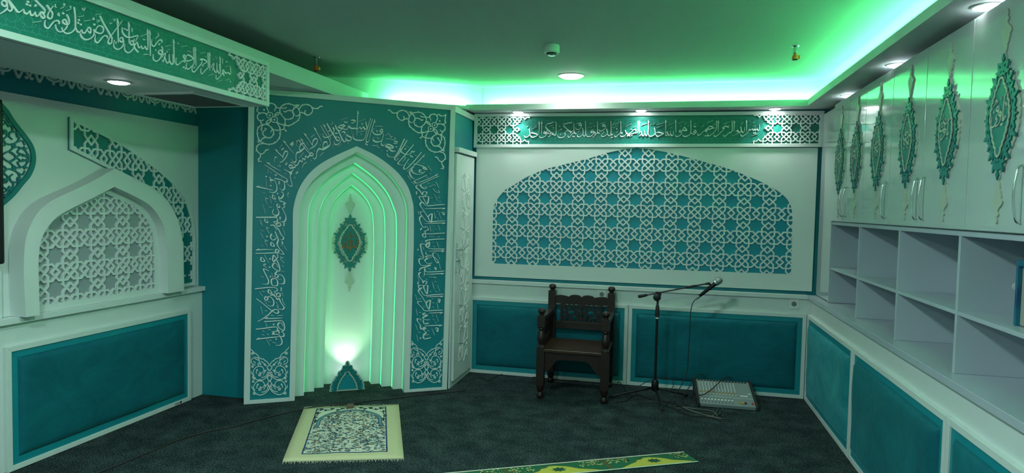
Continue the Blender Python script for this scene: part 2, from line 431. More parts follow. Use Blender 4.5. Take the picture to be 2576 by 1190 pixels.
# ---------------------------------------------------------------- lights
def downlight(x,y,z,label,r=.045,power=14,spot=70,soft=.6,group='recessed ceiling downlights'):
    t=thing('downlight',(x,y,z),label,'downlight',group)
    b=NB(); lathe(b,[(r+.012,0),(r+.012,-.004),(r+.004,-.007),(r,-.004)],(x,y,z),n=28); obj('trim_ring',b,M['plastic'],t,0,.6)
    b=NB(); lathe(b,[(r*.96,-.0035),(r*.94,-.009),(r*.75,-.007-r*.13),(r*.3,-.007-r*.18)],(x,y,z),n=28); obj('lamp_disc',b,M['led'],t)
    l=bpy.data.lights.new('downlight_beam','SPOT'); l.energy=power; l.spot_size=math.radians(spot); l.spot_blend=soft; l.shadow_soft_size=.03; l.color=(.93,1,.98)
    o=bpy.data.objects.new('downlight_beam',l); COL.objects.link(o); o.location=(x,y,z-.02)
    return t
for x,lab in ((-1.337,'leftmost downlight over the back wall inscription'),(-.225,'middle downlight over the back wall inscription'),(.886,'rightmost downlight over the back wall inscription')):
    downlight(x,5.915,ZS,lab,power=9,spot=115)
for x,y,lab in ((1.305,5.32,'downlight in the right soffit nearest the back corner'),(1.295,4.26,'second downlight from the back in the right soffit above cabinet doors'),(1.28,3.13,'big bright downlight at the top right edge of the picture')):
    downlight(x,y,ZS,lab,power=4,spot=120)
downlight(-2.931,3.03,2.24,'downlight under the dropped ceiling box on the left',.05,power=3,spot=140)
downlight(-.80,5.55,ZC,'large bright ceiling light in front of the green cove',.10,power=26,spot=160,soft=1)
for x,y in ((-.8,2.4),(-.8,-.4),(-2.0,1.0)):  # unseen area lights added at ceiling height for the room's ambience
    l=bpy.data.lights.new('ambient_fill_light','AREA'); l.shape='DISK'; l.size=.35; l.energy=37; l.color=(.70,1,.94)
    o=bpy.data.objects.new('ambient_fill_light',l); COL.objects.link(o); o.location=(x,y,ZC-.02)
b=NB(); pbox(b,UP,-.3,2.485,1.40,2.504,0,.16); struct('trim_10',b,M['paint'])
# green LED strips lying on the soffits
def strip(p0,p1,inward,label):
    """aluminium profile lying on the soffit with its glowing face turned to the wall"""
    p0=V(p0); p1=V(p1); n=V(inward).normalized()           # towards the wall
    t=thing('light_strip',(p0+p1)/2,label,'light strip','green cove light strips')
    q=Plane(p0,p1-p0,(0,0,1)); L=(p1-p0).length; sg=1 if q.n.dot(n)>0 else -1
    b=NB(); pbox(b,q,0,0,L,.016,-.012*sg,-.002*sg); obj('housing',b,M['plastic'],t)
    b=NB(); v=[b.verts.new(q.P(a,z,h*sg)) for a,z,h in ((0,.003,0),(L,.003,0),(L,.0155,-.0012),(0,.0155,-.0012))]; b.faces.new(v); obj('led_face',b,M['cove'],t)
strip((-1.64,5.935,ZS+.0225),(1.25,5.935,ZS+.0225),(0,1,0),'green light strip in the ceiling cove along the back wall')
strip((1.255,5.93,ZS+.0225),(1.255,YF+.5,ZS+.0225),(1,0,0),'green light strip in the ceiling cove above the cabinets')
strip(UP.P(.62,2.505,.12),UP.P(1.36,2.505,.12),-UP.n,'green light strip behind the top of the prayer niche wall')
W=bpy.data.worlds.new('room_air'); S.world=W; W.use_nodes=True
W.node_tree.nodes['Background'].inputs[0].default_value=(.3,.6,.5,1); W.node_tree.nodes['Background'].inputs[1].default_value=.05
S.view_settings.view_transform='Standard'; S.view_settings.look='None'; S.view_settings.exposure=0.25; S.view_settings.gamma=1
S.view_settings.use_curve_mapping=False
# ---------------------------------------------------------------- carved medallions
def mir(p): return [(-a,b) for a,b in p]
def scallop(half,n=5,bulge=.22):
    """closed outline from the right half's cusp points (top to bottom), each span bulging outwards"""
    R=[]
    for (x0,y0),(x1,y1) in zip(half,half[1:]):
        dx,dy=x1-x0,y1-y0
        for k in range(n):
            t=k/n; s=math.sin(math.pi*t)*bulge
            R.append((x0+dx*t-dy*s,y0+dy*t+dx*s))
    R.append(half[-1])
    return R+[(-a,b) for a,b in R[-2:0:-1]]
BACKH=[(0,1.0),(.05,.86),(.15,.79),(.19,.69),(.30,.62),(.34,.51),(.44,.43),(.48,.31),(.56,.22),(.57,.09),(.60,0),(.57,-.09),(.56,-.22),(.48,-.31),(.44,-.43),(.34,-.51),(.30,-.62),(.19,-.69),(.15,-.79),(.05,-.86),(0,-1.0)]
PLQH=[(0,.64),(.09,.53),(.15,.46),(.21,.36),(.26,.27),(.30,.16),(.32,.05),(.30,-.08),(.26,-.19),(.21,-.30),(.15,-.41),(.09,-.50),(0,-.64)]
BACK=scallop(BACKH); PLQ=scallop(PLQH)
def leaf(c,ang,L,w):
    q=[]
    for k in range(9):
        t=k/8; q.append((L*t,w*max(0,math.sin(math.pi*t))**.6*(1.15-.45*t)))
    q+= [(a,-b) for a,b in q[-2:0:-1]]
    ca,sa=math.cos(ang),math.sin(ang)
    return [(c[0]+a*ca-b*sa,c[1]+a*sa+b*ca) for a,b in q]
def sprig(c,ang,L):
    """three pointed leaves springing from one foot, and a bar across it"""
    out=[leaf(c,ang,L,L*.20),leaf(c,ang+1.05,L*.74,L*.17),leaf(c,ang-1.05,L*.74,L*.17)]
    out.append(disc(c,L*.2,8))
    return out
def filigree():
    out=[]
    for m in (1,-1):
        for (x,y,a,L) in ((.10,.72,1.15,.20),(.22,.56,.75,.19),(.30,.40,.9,.17),(.40,.27,.45,.19),(.42,.10,.9,.15),(.42,-.10,-.9,.15),(.40,-.27,-.45,.19),(.30,-.40,-.9,.17),(.22,-.56,-.75,.19),(.10,-.72,-1.15,.20),(.46,0,0,.13)):
            for p in sprig((x,y),a,L*.98): out.append([(m*u,v) for u,v in p])
        for y in (1,-1):
            for pts in ([(.0,.70),(.10,.66),(.16,.56),(.24,.50),(.30,.38),(.36,.30),(.38,.18),(.44,.08),(.44,0)],[(.04,.80),(.10,.74),(.07,.68),(.02,.72)],[(.22,.62),(.18,.50),(.27,.44)],[(.36,.42),(.33,.30),(.41,.24)],[(.47,.2),(.42,.12),(.5,.06)]):
                out+=line([(m*a,y*b) for a,b in spline(pts,3)],.026)
    for y in (1,-1):
        out+= [[(0,y*1.02),(-.05,y*.93),(0,y*.86),(.05,y*.93)],leaf((0,y*.84),.25,.15,.03),leaf((0,y*.84),math.pi-.25,.15,.03),leaf((0,y*.72),y*1.57,.16,.05)]
        out+=line([(0,y*.62),(0,y*.9)],.03)
    return out
FINH=[(0,.92),(.03,.84),(.012,.78),(.06,.72),(.02,.66),(.05,.6),(.10,.56),(.17,.46),(.12,.40),(.10,.30),(.055,.2),(.05,.12),(.02,.05),(0,0)]
FIN=scallop(FINH,3,.12)
def sc(poly,c,sx,sy): return [(c[0]+a*sx,c[1]+b*sy) for a,b in poly]
# ---------------------------------------------------------------- prayer niche wall
def cpx(ox,oy,s,pl,pts): return [pl.px(ox+x/s,oy+y/s) for x,y in pts]
mih=thing('mihrab',MI.P(.82,0),'tall arched teal and white prayer niche with white lettering around its arch','prayer niche')
OUT=[MI.px(*p) for p in ((613.3,1016.5),(1123,982),(1144.5,265.4),(625.6,220.6))]
INN=[MI.px(*p) for p in ((629,1005.9),(1111,973),(1132,278),(640.6,236))]
b=NB()
for i in (1,2,3): prism(b,MI,[OUT[i],OUT[(i+1)%4],INN[(i+1)%4],INN[i]],-.05,.022)
lx=MI.px(727.5,995)[0]; rx=MI.px(1029,985)[0]
prism(b,MI,[OUT[0],(lx,OUT[0][1]),(lx,INN[0][1]),INN[0]],-.05,.022); prism(b,MI,[(rx,OUT[1][1]),OUT[1],INN[1],(rx,INN[1][1])],-.05,.022)
obj('frame',b,M['white'],mih,.0015)
def arch(bl,left,apex,right,br,d):
    pl=MI.off(-d); L=[pl.px(*bl)]+cpx(720,360,4.578,pl,left); A=cpx(720,360,4.578,pl,[apex])[0]; R=cpx(720,360,4.578,pl,right)+[pl.px(*br)]
    l=spline([(L[0][0],.0)]+L[1:]+[A],4); l=[L[0]]+[p for p in spline(L[1:]+[A],4)]
    r=[p for p in spline([A]+R[:-1],4)][1:]+[R[-1]]
    q=l+r
    return [(q[0][0],-.02)]+q[1:-1]+[(q[-1][0],-.02)]
ringo=arch((727.5,995),[(75,1190),(76,840),(86,730),(112,620),(160,500),(240,380),(340,280),(470,195),(640,112)],(810,38),[(1000,130),(1150,228),(1290,352),(1390,490),(1442,640),(1464,790),(1464,1190)],(1029,985),0)
ringi=arch((741,994),[(139,1190),(141,840),(152,745),(180,640),(250,510),(340,400),(470,300),(640,195)],(815,105),[(1000,208),(1150,318),(1270,450),(1360,600),(1396,720),(1405,850),(1400,1190)],(1015.5,988),0)
D1,D2,D3,D4=.105,.21,.315,.42
st1=arch((764,987),[(248,1190),(252,850),(275,700),(320,600),(400,480),(520,370),(650,290)],(790,222),[(930,320),(1060,430),(1180,580),(1250,740),(1280,860),(1283,1190)],(988,980),D1)
st2=arch((790,979),[(360,1190),(374,850),(410,700),(480,580),(590,470),(690,390)],(770,342),[(900,440),(1020,560),(1110,700),(1145,850),(1150,1190)],(959.5,974.5),D2)
st3=arch((814,972.5),[(474,1190),(484,870),(520,740),(590,620),(680,530)],(755,475),[(870,570),(960,690),(1008,850),(1020,1190)],(932.4,968),D3)
b=NB(); relief(b,MI,[],-.03,.006,cut=[ringo],plate=[INN]); obj('front_panel',b,M['teal'],mih)
b=NB(); relief(b,MI,[],-D1,.020,cut=[ringi],plate=[ringo]); amo=obj('arch_moulding',b,M['white'],mih)
def grow(q,k,base=0):
    xs=[p[0] for p in q]; c=(min(xs)+max(xs))/2
    return [(c+(a-c)*k,(b_*k if b_>0 else b_)) for a,b_ in q]
for k,(q,o,d0,d1) in enumerate(((ringi,None,0,D1),(st1,ringi,D1,D2),(st2,st1,D2,D3),(st3,st2,D3,D4))):
    if o is None: s=amo
    else:
        b=NB(); relief(b,MI,[],-d1,-d0,cut=[q],plate=[grow(o,1.06)]); s=obj('niche_step',b,M['white'],mih)
    xs=[p[0] for p in q]; c=(min(xs)+max(xs))/2; inner=[(c+(a-c)*.992,b_*.997) for a,b_ in q]
    b=NB(); rr=[(p[0],max(p[1],.005)) for p in inner]; f=(d0+d1)/2+.022; sw_=.030 if o else .008
    for (a0,b0),(a1,b1) in zip(rr,rr[1:]):
        v=[b.verts.new(MI.P(x,y,h)) for x,y,h in ((a0,b0,-f),(a1,b1,-f),(a1,b1,-f+sw_),(a0,b0,-f+sw_))]; b.faces.new(v)
    led=obj('light_strip',b,M['led2'],s)
b=NB(); pbox(b,MI,min(p[0] for p in st3)-.06,0,max(p[0] for p in st3)+.06,max(p[1] for p in st3)+.06,-D4-.01,-D4); obj('niche_back',b,M['white'],mih)
# corner ornaments
CORN=[[(800,440),(730,470),(650,480),(580,465),(500,410),(440,340),(422,260),(440,180),(490,120),(560,100),(640,100),(710,135),(750,200),(750,260),(720,320),(680,350),(665,400),(670,470),(680,540),(650,570)],
[(665,370),(600,365),(545,335),(528,280),(545,215),(590,205),(640,225),(665,248),(700,235)],[(548,250),(540,190),(510,150),(465,120),(455,90),(500,105)],
[(440,180),(410,110),(350,70),(290,60),(230,90),(210,140),(225,200),(270,240),(320,245),(370,220),(430,225)],[(235,110),(170,112),(120,105),(80,60),(40,50)],[(320,240),(345,200),(325,165)],
[(750,190),(800,190),(830,150),(880,130),(940,150),(965,200),(950,250),(930,280)],[(830,150),(820,200),(840,235)],[(950,180),(965,145),(1000,140),(1040,165),(1120,152)],[(1115,160),(1105,240),(1118,290),(1070,320),(1000,310),(965,335)],[(1070,320),(1105,370),(1100,430),(1060,465),(1030,520),(1045,600),(1030,630)],[(1070,450),(1030,445),(1010,425)],
[(760,270),(800,280),(840,330)],[(760,270),(780,310),(840,330)],[(890,400),(950,440),(970,495)],[(890,400),(910,460),(970,495)],
[(800,450),(760,510),(740,600),(748,690),(790,770),(850,820),(940,840),(1030,820),(1090,740),(1105,650),(1085,570),(1030,520),(960,505),(890,540),(850,590),(852,660),(890,720),(950,730),(1010,740),(1050,800),(1085,820),(1085,790)],
[(955,725),(1010,690),(1010,630),(975,595),(990,565)],[(680,548),(740,570),(800,580),(870,580)],[(890,545),(860,580),(890,610)],[(750,190),(700,185),(650,175)],[(430,250),(460,285),(500,290)],
[(1010,838),(1080,860),(1112,920),(1095,980),(1040,1020),(990,990),(960,940),(915,930)],[(1050,1010),(1048,1070),(1078,1110),(1070,1150),(1045,1140)]]
def rosette(c,r): 
    out=[]
    for k in range(4):
        a=math.pi/4+k*math.pi/2; out+=line(disc((c[0]+r*.62*math.cos(a),c[1]+r*.62*math.sin(a)),r*.45,9),r*.16,True,True)
    return out
def barbs(P,every,size):
    out=[];acc=0;sgn=1
    for (x0,y0),(x1,y1) in zip(P,P[1:]):
        L=math.hypot(x1-x0,y1-y0); acc+=L
        if acc>every and L>1e-6:
            acc=0; sgn=-sgn; tx,ty=(x1-x0)/L,(y1-y0)/L; nx,ny=-ty*sgn,tx*sgn
            out.append([(x1-tx*size,y1-ty*size),(x1+tx*size*.6,y1+ty*size*.6),(x1+tx*size*1.3+nx*size*1.5,y1+ty*size*1.3+ny*size*1.5)])
    return out
def corner():
    out=[]
    for s in CORN:
        P=cpx(970,270,7.435,MI,s); Q=spline(P,5); out+=line(Q,.0082); out+=barbs(Q,.040,.0085)
    for c in ((1120,152),(650,572),(912,338),(838,404),(1005,258)):
        q=cpx(970,270,7.435,MI,[c])[0]; out.append([(q[0]-.009,q[1]),(q[0],q[1]-.009),(q[0]+.009,q[1]),(q[0],q[1]+.009)])
    for c in ((912,338),(838,404)):
        q=cpx(970,270,7.435,MI,[c])[0]; out+=line([(q[0]+x*.021,q[1]+y*.021) for x,y in ((-1,-.55),(-.55,-1),(.55,-1),(1,-.55),(1,.55),(.55,1),(-.55,1),(-1,.55))],.006,True,True)
    return out
CO=corner(); mx=1.647
b=NB(); relief(b,MI,CO,.006,.014); obj('corner_scrollwork',b,M['relief'],mih,label='right hand white corner scrollwork')
b=NB(); relief(b,MI,[[(mx-a+.003,c_-.012*(1.64-a)) for a,c_ in p] for p in CO],.006,.014); obj('corner_scrollwork',b,M['relief'],mih,label='left hand white corner scrollwork')
# vine panels at the feet of both borders
VIN=[[(448,440),(500,370),(520,365),(560,320),(580,325),(640,290),(655,255),(690,215),(715,205),(760,150),(785,130),(800,90)],
[(448,590),(480,660),(540,720),(620,745),(700,715),(745,640),(740,560),(700,490),(640,465),(580,480),(550,530),(560,580),(600,600),(632,575)],
[(440,880),(470,950),(530,1005),(610,1035),(690,1005),(735,930),(730,850),(690,780),(630,755),(570,770),(540,820),(550,870),(590,890),(622,865)],
[(700,440),(760,410),(780,350),(750,300),(690,285),(640,320),(630,390),(610,440)],[(500,470),(540,420),(600,365)],[(640,350),(690,320),(720,305)],[(700,400),(740,360)],
[(450,600),(475,585),(490,620),(470,640),(450,600)],[(440,880),(465,865),(482,900),(460,930),(440,880)],[(490,640),(540,680),(600,690)],[(480,930),(530,970),(590,980)],
[(445,450),(490,490),(445,560),(400,490)],[(440,640),(480,700),(438,770),(398,700)],[(438,750),(475,810),(436,880),(398,810)],[(500,540),(540,600),(560,640)],[(490,830),(530,890),(550,930)],
[(660,540),(690,575),(680,610)],[(650,830),(680,865),(670,900)],[(720,640),(770,600),(775,560)],[(710,930),(760,890),(768,850)],[(745,640),(760,680)],[(640,460),(660,420),(620,400),(600,440)],[(630,750),(600,735),(650,730)]]
FLW=[(755,215,22),(755,475,20),(728,705,22),(742,770,18),(625,640,24),(722,1008,22),(622,925,24),(672,545,13),(660,832,13),(528,440,16),(530,560,12),(520,850,12)]
def vine():
    out=[]
    for s in VIN:
        for mirr in (0,1):
            P=cpx(1020,840,8.5,MI,[((890-x-(y-440)*.012 if mirr else x),y+(12*(x-445)/350 if mirr else 0)) for x,y in s]); Q=spline(P,4); out+=line(Q,.0052); 
    for x,y,r in FLW:
        for xx in (x,890-x-(y-440)*.012):
            q=cpx(1020,840,8.5,MI,[(xx,y)])[0]; rr=r/8.5*.0034
            out+=line(disc(q,rr*.9,8),.004,True,True); out+=[disc(q,rr*.35,6)]
            for k in range(5): out.append(disc((q[0]+rr*math.cos(k*1.257),q[1]+rr*math.sin(k*1.257)),rr*.42,6))
    return out
VI=vine()
b=NB(); relief(b,MI,VI,.006,.013); obj('vine_panel',b,M['relief'],mih,label='white vine carving at the foot of the right border')
a0=MI.px(678,930)[0]-MI.px(1072,915)[0]
b=NB(); relief(b,MI,[[(a+a0,c_-.010) for a,c_ in p] for p in VI],.006,.013); obj('vine_panel',b,M['relief'],mih,label='white vine carving at the foot of the left border')
# medallion on the niche back
BK=MI.off(-D4)
c1=BK.px(780+458/4.575,500+508/4.575); top=BK.px(780+462/4.575,500+182/4.575); hh=top[1]-c1[1]
med=thing('wall_medallion',BK.P(c1[0],c1[1]),'carved teal medallion with gold lettering on the lit back of the prayer niche','medallion')
def medallion(pl,c,h,par,letters,rat=1.0,lmat='gold',depth=1.0,fins=True):
    w=h*rat; d=depth
    bp=[sc(BACK,c,w*1.04,h*1.03)]
    if fins: bp+=[sc(FIN,(c[0],c[1]+h*1.0),h,h*.8),sc(FIN,(c[0],c[1]-h*1.0),h,-h*.8)]
    b=NB(); relief(b,pl,bp,0,.010*d); o=obj('backing',b,M['cream'],par)
    b=NB(); relief(b,pl,[sc(p,c,w,h) for p in FILI],.010*d,.020*d); obj('filigree',b,M['carvteal'],par)
    q=sc(PLQ,c,w,h)
    b=NB(); relief(b,pl,[q],.010*d,.018*d); o=obj('plaque',b,M['carvteal'],par)
    b=NB(); relief(b,pl,line(q,h*.034,True,True),.018*d,.024*d); obj('plaque_rim',b,M['cream'],par)
    b=NB(); relief(b,pl,letters,.018*d,.024*d); obj('lettering',b,M[lmat],par)
FILI=filigree()
ALLAH=[((545,460),(550,520),(525,560),(500,530),(490,470)),((490,470),(498,540),(470,560),(462,520),(462,375)),((462,470),(455,560),(430,560),(418,530),(440,480)),((440,480),(400,550),(375,555),(380,520),(410,500),(440,490)),((380,460),(420,430),(430,440)),((485,440),(495,415),(505,435)),((455,570),(460,590),(448,612))]
LT=[]
for s in ALLAH: LT+=pen(cpx(780,500,4.575,BK,s),.021,math.radians(60),.5,1,.4)
medallion(BK,c1,hh,med,LT,1.0,'gold')
# peaked carving standing in the foot of the niche, an uplight behind it
PK=MI.off(-.17)
tip=PK.px(720+965/6.262,850+362/6.262); lb=PK.px(720+690/6.262,850+830/6.262); rb=PK.px(720+1222/6.262,850+812/6.262)
pk=thing('peaked_carving',PK.P(tip[0],0),'teal peaked carving standing on the floor inside the prayer niche','carving')
hw=(rb[0]-lb[0])/2/.60; hp=tip[1]; cx_=tip[0]
half=[(0,0),(0,1)]
pkb=[p for p in sc(BACK,(cx_,0),hw,hp) if p[1]>-1e-6]
b=NB(); prism(b,PK,pkb,-.015,0); obj('backing',b,M['tealboard'],pk)
b=NB(); relief(b,PK,line(pkb,.010),0,.004); obj('rim',b,M['cream'],pk)
b=NB(); relief(b,PK,[sc(p,(cx_,0),hw*.95,hp*.95) for p in FILI],0,.008,clip=[[(cx_-.4,0),(cx_+.4,0),(cx_+.4,1),(cx_-.4,1)]]); obj('filigree',b,M['carvteal'],pk)
qq=[p for p in sc(PLQ,(cx_,0),hw*1.05,hp*1.0) if p[1]>-1e-6]
b=NB(); relief(b,PK,line(qq,.009),.004,.011); obj('inner_rim',b,M['cream'],pk)
lb_=BK.P(cx_,.30,.10)
up=thing('uplight',BK.P(cx_,0,.12),'small uplight hidden behind the peaked carving in the niche','lamp')
b=NB(); lathe(b,[(.035,0),(.035,.05),(.03,.055)],BK.P(cx_,0,.12)); obj('lamp_body',b,M['grey'],up)
b=NB(); lathe(b,[(.026,.056),(.026,.060)],BK.P(cx_,0,.12)); obj('lens',b,M['led'],up)
l=bpy.data.lights.new('uplight_beam','SPOT'); l.energy=9; l.spot_size=1.5; l.spot_blend=.9; l.color=(.62,1,.58); l.shadow_soft_size=.02
o=bpy.data.objects.new('uplight_beam',l); COL.objects.link(o); o.location=BK.P(cx_,.10,.12); o.rotation_euler=(BK.P(cx_,.55,0)-BK.P(cx_,.10,.12)).to_track_quat('-Z','Y').to_euler()
def insetpoly(q,d):
    out=[];n=len(q);s=1 if area(q)>0 else -1
    for i in range(n):
        (x0,y0),(x1,y1),(x2,y2)=q[i-1],q[i],q[(i+1)%n]
        l1=math.hypot(x1-x0,y1-y0) or 1; l2=math.hypot(x2-x1,y2-y1) or 1
        n1=(-(y1-y0)/l1*s,(x1-x0)/l1*s); n2=(-(y2-y1)/l2*s,(x2-x1)/l2*s)
        mx_,my_=n1[0]+n2[0],n1[1]+n2[1]; L=math.hypot(mx_,my_) or 1; k=min(2.2,1/max(.35,L/2))
        out.append((x1+mx_/L*d*k,y1+my_/L*d*k))
    return out
# ---------------------------------------------------------------- big lattice panel on the back wall
def rect(a0,b0,a1,b1): return [(a0,b0),(a1,b0),(a1,b1),(a0,b1)]
W0=BW(6.0)
n0=W0.px(1557.5,400.3); n1=W0.px(1274.4,565.5)
av=(n0[1]-n1[1])/6; ah=(n0[0]-n1[0])/10
fn=lambda i,j:(n0[0]+i*ah,n0[1]+j*av)
PB0=BW(5.985).px(1600,370.4)[1]-.003
corners=[W0.px(*p) for p in ((1193.6,694.1),(2042,733.4),(2057.8,369.6),(1198.8,371))]
AR=[(1238,663),(1240,535),(1244,515),(1254,497),(1272,477),(1290,467),(1330,443),(1375,425),(1430,411),(1480,399),(1530,384),(1570,376),(1603,373),(1640,376),(1690,386),(1760,404),(1830,424),(1890,447),(1940,470),(1975,495),(1990,520),(1994,545),(1990,690)]
arp=[W0.px(*p) for p in AR]; arp=[arp[0]]+spline(arp[1:12],3)+[W0.px(1598,371.5),W0.px(1606,371.5)]+spline(arp[13:-1],3)+[arp[-1]]
LAT=lattice(-12,16,-12,2,swap=(0,1))
bars=place(LAT,fn,.118*av)
corners=[(a,min(z,PB0)) for a,z in corners]
lp=thing('lattice_screen',W0.P(.0-.25,1.5,-.02),'large white arched lattice over teal on the back wall','wall panel')
b=NB(); relief(b,W0,bars,-.013,0,clip=[arp],cut=[arp],plate=[corners]); obj('lattice_board',b,M['white'],lp)
b=NB(); pbox(b,W0,corners[0][0]+.02,corners[0][1]+.02,corners[1][0]-.02,corners[2][1]-.002,-.024,-.0135); obj('backing_board',b,M['latteal'],lp)
# ---------------------------------------------------------------- inscription banners
CLIPC=[(-2.1,-.42),(-2.1,.09),(-1.72,.09),(-1.5,.31),(-1.16,.09),(-1.16,.36),(-.36,1.13),(-.54,1.13),(-.93,1.5),(-.54,1.89),(-.36,1.89),(-1.16,2.66),(-1.16,2.94),(-1.5,2.70),(-1.72,2.92),(-2.1,2.92),(-2.1,3.3),(7,3.3),(7,-.42)]
def star_lines(x0,x1,y0,y1,w):
    """thin interlaced star lines: two mirrored rows of six-pointed stars, hexagons and zigzags"""
    out=[];H=y1-y0;p=H*.62;n=int((x1-x0)/p)+1
    for k in range(-1,n+1):
        for (yy,sg) in ((y0+H*.16,1),(y1-H*.16,-1)):
            for cx,r in ((x0+k*p,H*.13),(x0+(k+.5)*p,H*.10)):
                q=[(cx+r*(1 if i%2==0 else .5)*math.sin(i*math.pi/6),yy+r*(1 if i%2==0 else .5)*math.cos(i*math.pi/6)) for i in range(12)]
                out+=line(q,w,False,True)
            q=disc((x0+(k+.25)*p,yy+sg*H*.12),H*.105,7); out+=line(q,w,False,True)
            q=disc((x0+(k+.75)*p,yy+sg*H*.12),H*.105,7); out+=line(q,w,False,True)
            a=x0+k*p; out+=line([(a,yy+sg*H*.10),(a+p*.25,yy+sg*H*.32),(a+p*.5,yy+sg*H*.08),(a+p*.75,yy+sg*H*.32),(a+p,yy+sg*H*.10)],w,False)
            out+=line([(a+p*.06,yy-sg*H*.06),(a+p*.44,yy-sg*H*.06)],w,False); out+=line([(a+p*.56,yy-sg*H*.06),(a+p*.94,yy-sg*H*.06)],w,False)
    return out
def banner(pl,t,outer,fw,node,a,ends,wbar=.118):
    """outer: 4 corner points (plane coords) BL BR TR TL; ends: (x of inner lattice node, direction) in plane coords"""
    xs=[p[0] for p in outer]; 
    cxm=sum(xs)/4; cym=sum(p[1] for p in outer)/4
    def inset(i):
        p=outer[i]; return (p[0]+(fw if p[0]<cxm else -fw),p[1]+(fw if p[1]<cym else -fw))
    inn=[inset(i) for i in range(4)]
    b=NB()
    for i in range(4): prism(b,pl,[outer[i],outer[(i+1)%4],inn[(i+1)%4],inn[i]],-.03,0)
    obj('frame',b,M['white'],t,.0015)
    b=NB(); prism(b,pl,inn,-.028,-.016); obj('backing_board',b,M['green'],t)
    b=NB(); relief(b,pl,star_lines(inn[0][0],inn[1][0],inn[0][1],inn[2][1],.0018),-.016,-.0152,clip=[inn]); obj('star_line_pattern',b,M['thin'],t)
    for (x,y,sgn) in ends:
        f=lambda i,j,x=x,y=y,s=sgn:(x+i*a*s,y-j*a)
        segs=lattice(-3,7,-1,4,swap=(1,0))
        pol=[f(*p) for p in CLIPC]
        bars=place(segs,f,wbar*a)
        # keep what lies in both the stepped outline and the frame opening
        x0,x1=min(p[0] for p in inn),max(p[0] for p in inn); y0,y1=min(p[1] for p in inn),max(p[1] for p in inn)
        far=x1+.0 if sgn>0 else x0
        pol=[(min(max(px,x0),x1),min(max(py,y0),y1)) for px,py in pol]
        b=NB(); relief(b,pl,bars,-.0155,-.003,clip=[pol]); obj('lattice_end',b,M['relief'],t)
    return inn
PB=BW(5.985)
bb=thing('inscription_banner',PB.P(-.25,2.16),'long green inscription banner with white lettering high on the back wall','inscription')
ou=[PB.px(*p) for p in ((1190.8,371.2),(2068.4,369.6),(2074.6,278.5),(1193.3,285.8))]
r0=PB.px(1890+600/10.82,270+205/10.82); r1=PB.px(1890+1360/10.82,270+200/10.82); r2=PB.px(1890+590/10.82,270+920/10.82)
aB=((r1[0]-r0[0])/3+(r0[1]-r2[1])/3)/2
l0=PB.px(1100+1138/5.95,220+455/5.95)
INB=banner(PB,bb,ou,.030,None,aB,[(r0[0],r0[1],1),(l0[0],l0[1]+.003,-1)])
PLB=LW(-2.614)
lb2=thing('inscription_banner',PLB.P(3.0,2.24),'green inscription banner with white lettering on the dropped ceiling box at top left','inscription')
ou=[(1.6,2.240),(3.955,2.240),(3.955,2.535),(1.6,2.535)]
e0=PLB.px(0+1680/2.833,388/2.833); e3=PLB.px(1680/2.833,648/2.833)
E0=PLB.px(1700/2.833,387/2.833)
INL=banner(PLB,lb2,ou,.030,None,(2.535-2.24-.06-.028)/3.0,[(3.955-.030-3.46*(2.535-2.24-.06-.028)/3.0,2.535-.030-.014,1)])
# ---------------------------------------------------------------- left wall: arch moulding, its lattice, the swoosh lattice, half medallion, fringe, screen
LA=LW(-3.585)      # front of the arch moulding
def lpx(pl,pts): return [pl.px(*p) for p in pts]
ao=lpx(LA,[(66,795),(62,740),(60,680),(62,625),(68,590),(80,560),(98,532),(125,508),(160,490),(200,472),(240,452),(288,424),(340,452),(385,478),(420,508),(444,545),(457,590),(462,640),(463,722)])
ai=lpx(LA,[(100,789),(99,745),(97,690),(98,640),(104,605),(118,575),(145,545),(185,522),(230,500),(288,470),(335,492),(375,515),(400,545),(415,580),(421,640),(423,732)])
def archpts(q,apex): return [q[0]]+spline(q[1:apex+1],4)+spline(q[apex:-1],4)[1:]+[q[-1]]
ao=archpts(ao,11); ai=archpts(ai,9)
ao=[(ao[0][0],.899)]+ao[1:-1]+[(ao[-1][0],.899)]; ai=[(ai[0][0],.899)]+ai[1:-1]+[(ai[-1][0],.899)]
am=thing('wall_arch',LA.P(3.67,.899,-.06),'white pointed arch moulding with white lattice inside standing on the left wall ledge','wall arch')
b=NB(); relief(b,LA,[],-.115,0,cut=[ai],plate=[ao]); obj('arch_moulding',b,M['white'],am)
LB=LW(-3.66)
kn0=LB.px(0+525/3.4,560+345/3.4); kn1=LB.px(0+640/3.4,560+330/3.4)
# lattice nodes measured on the recessed board
q0=LB.px(541/3.4,560+350/3.4); q1=LB.px(775/3.4,560+318/3.4); q2=LB.px(530/3.4,560+205/3.4)
aL=((q1[0]-q0[0])/2+ (q2[1]-q0[1]))/2
fl=lambda i,j:(q0[0]+i*aL,q0[1]+j*aL)
ins=insetpoly(ai,.042)
bars=place(lattice(-8,12,-7,9,swap=(0,1)),fl,.135*aL)
b=NB(); relief(b,LB,bars,-.013,0,clip=[ins],cut=[ins],plate=[ai]); obj('lattice_board',b,M['white'],am)
b=NB(); relief(b,LB,[],-.03,-.0135,cut=None,plate=[ai]); obj('backing_board',b,M['recess'],am)
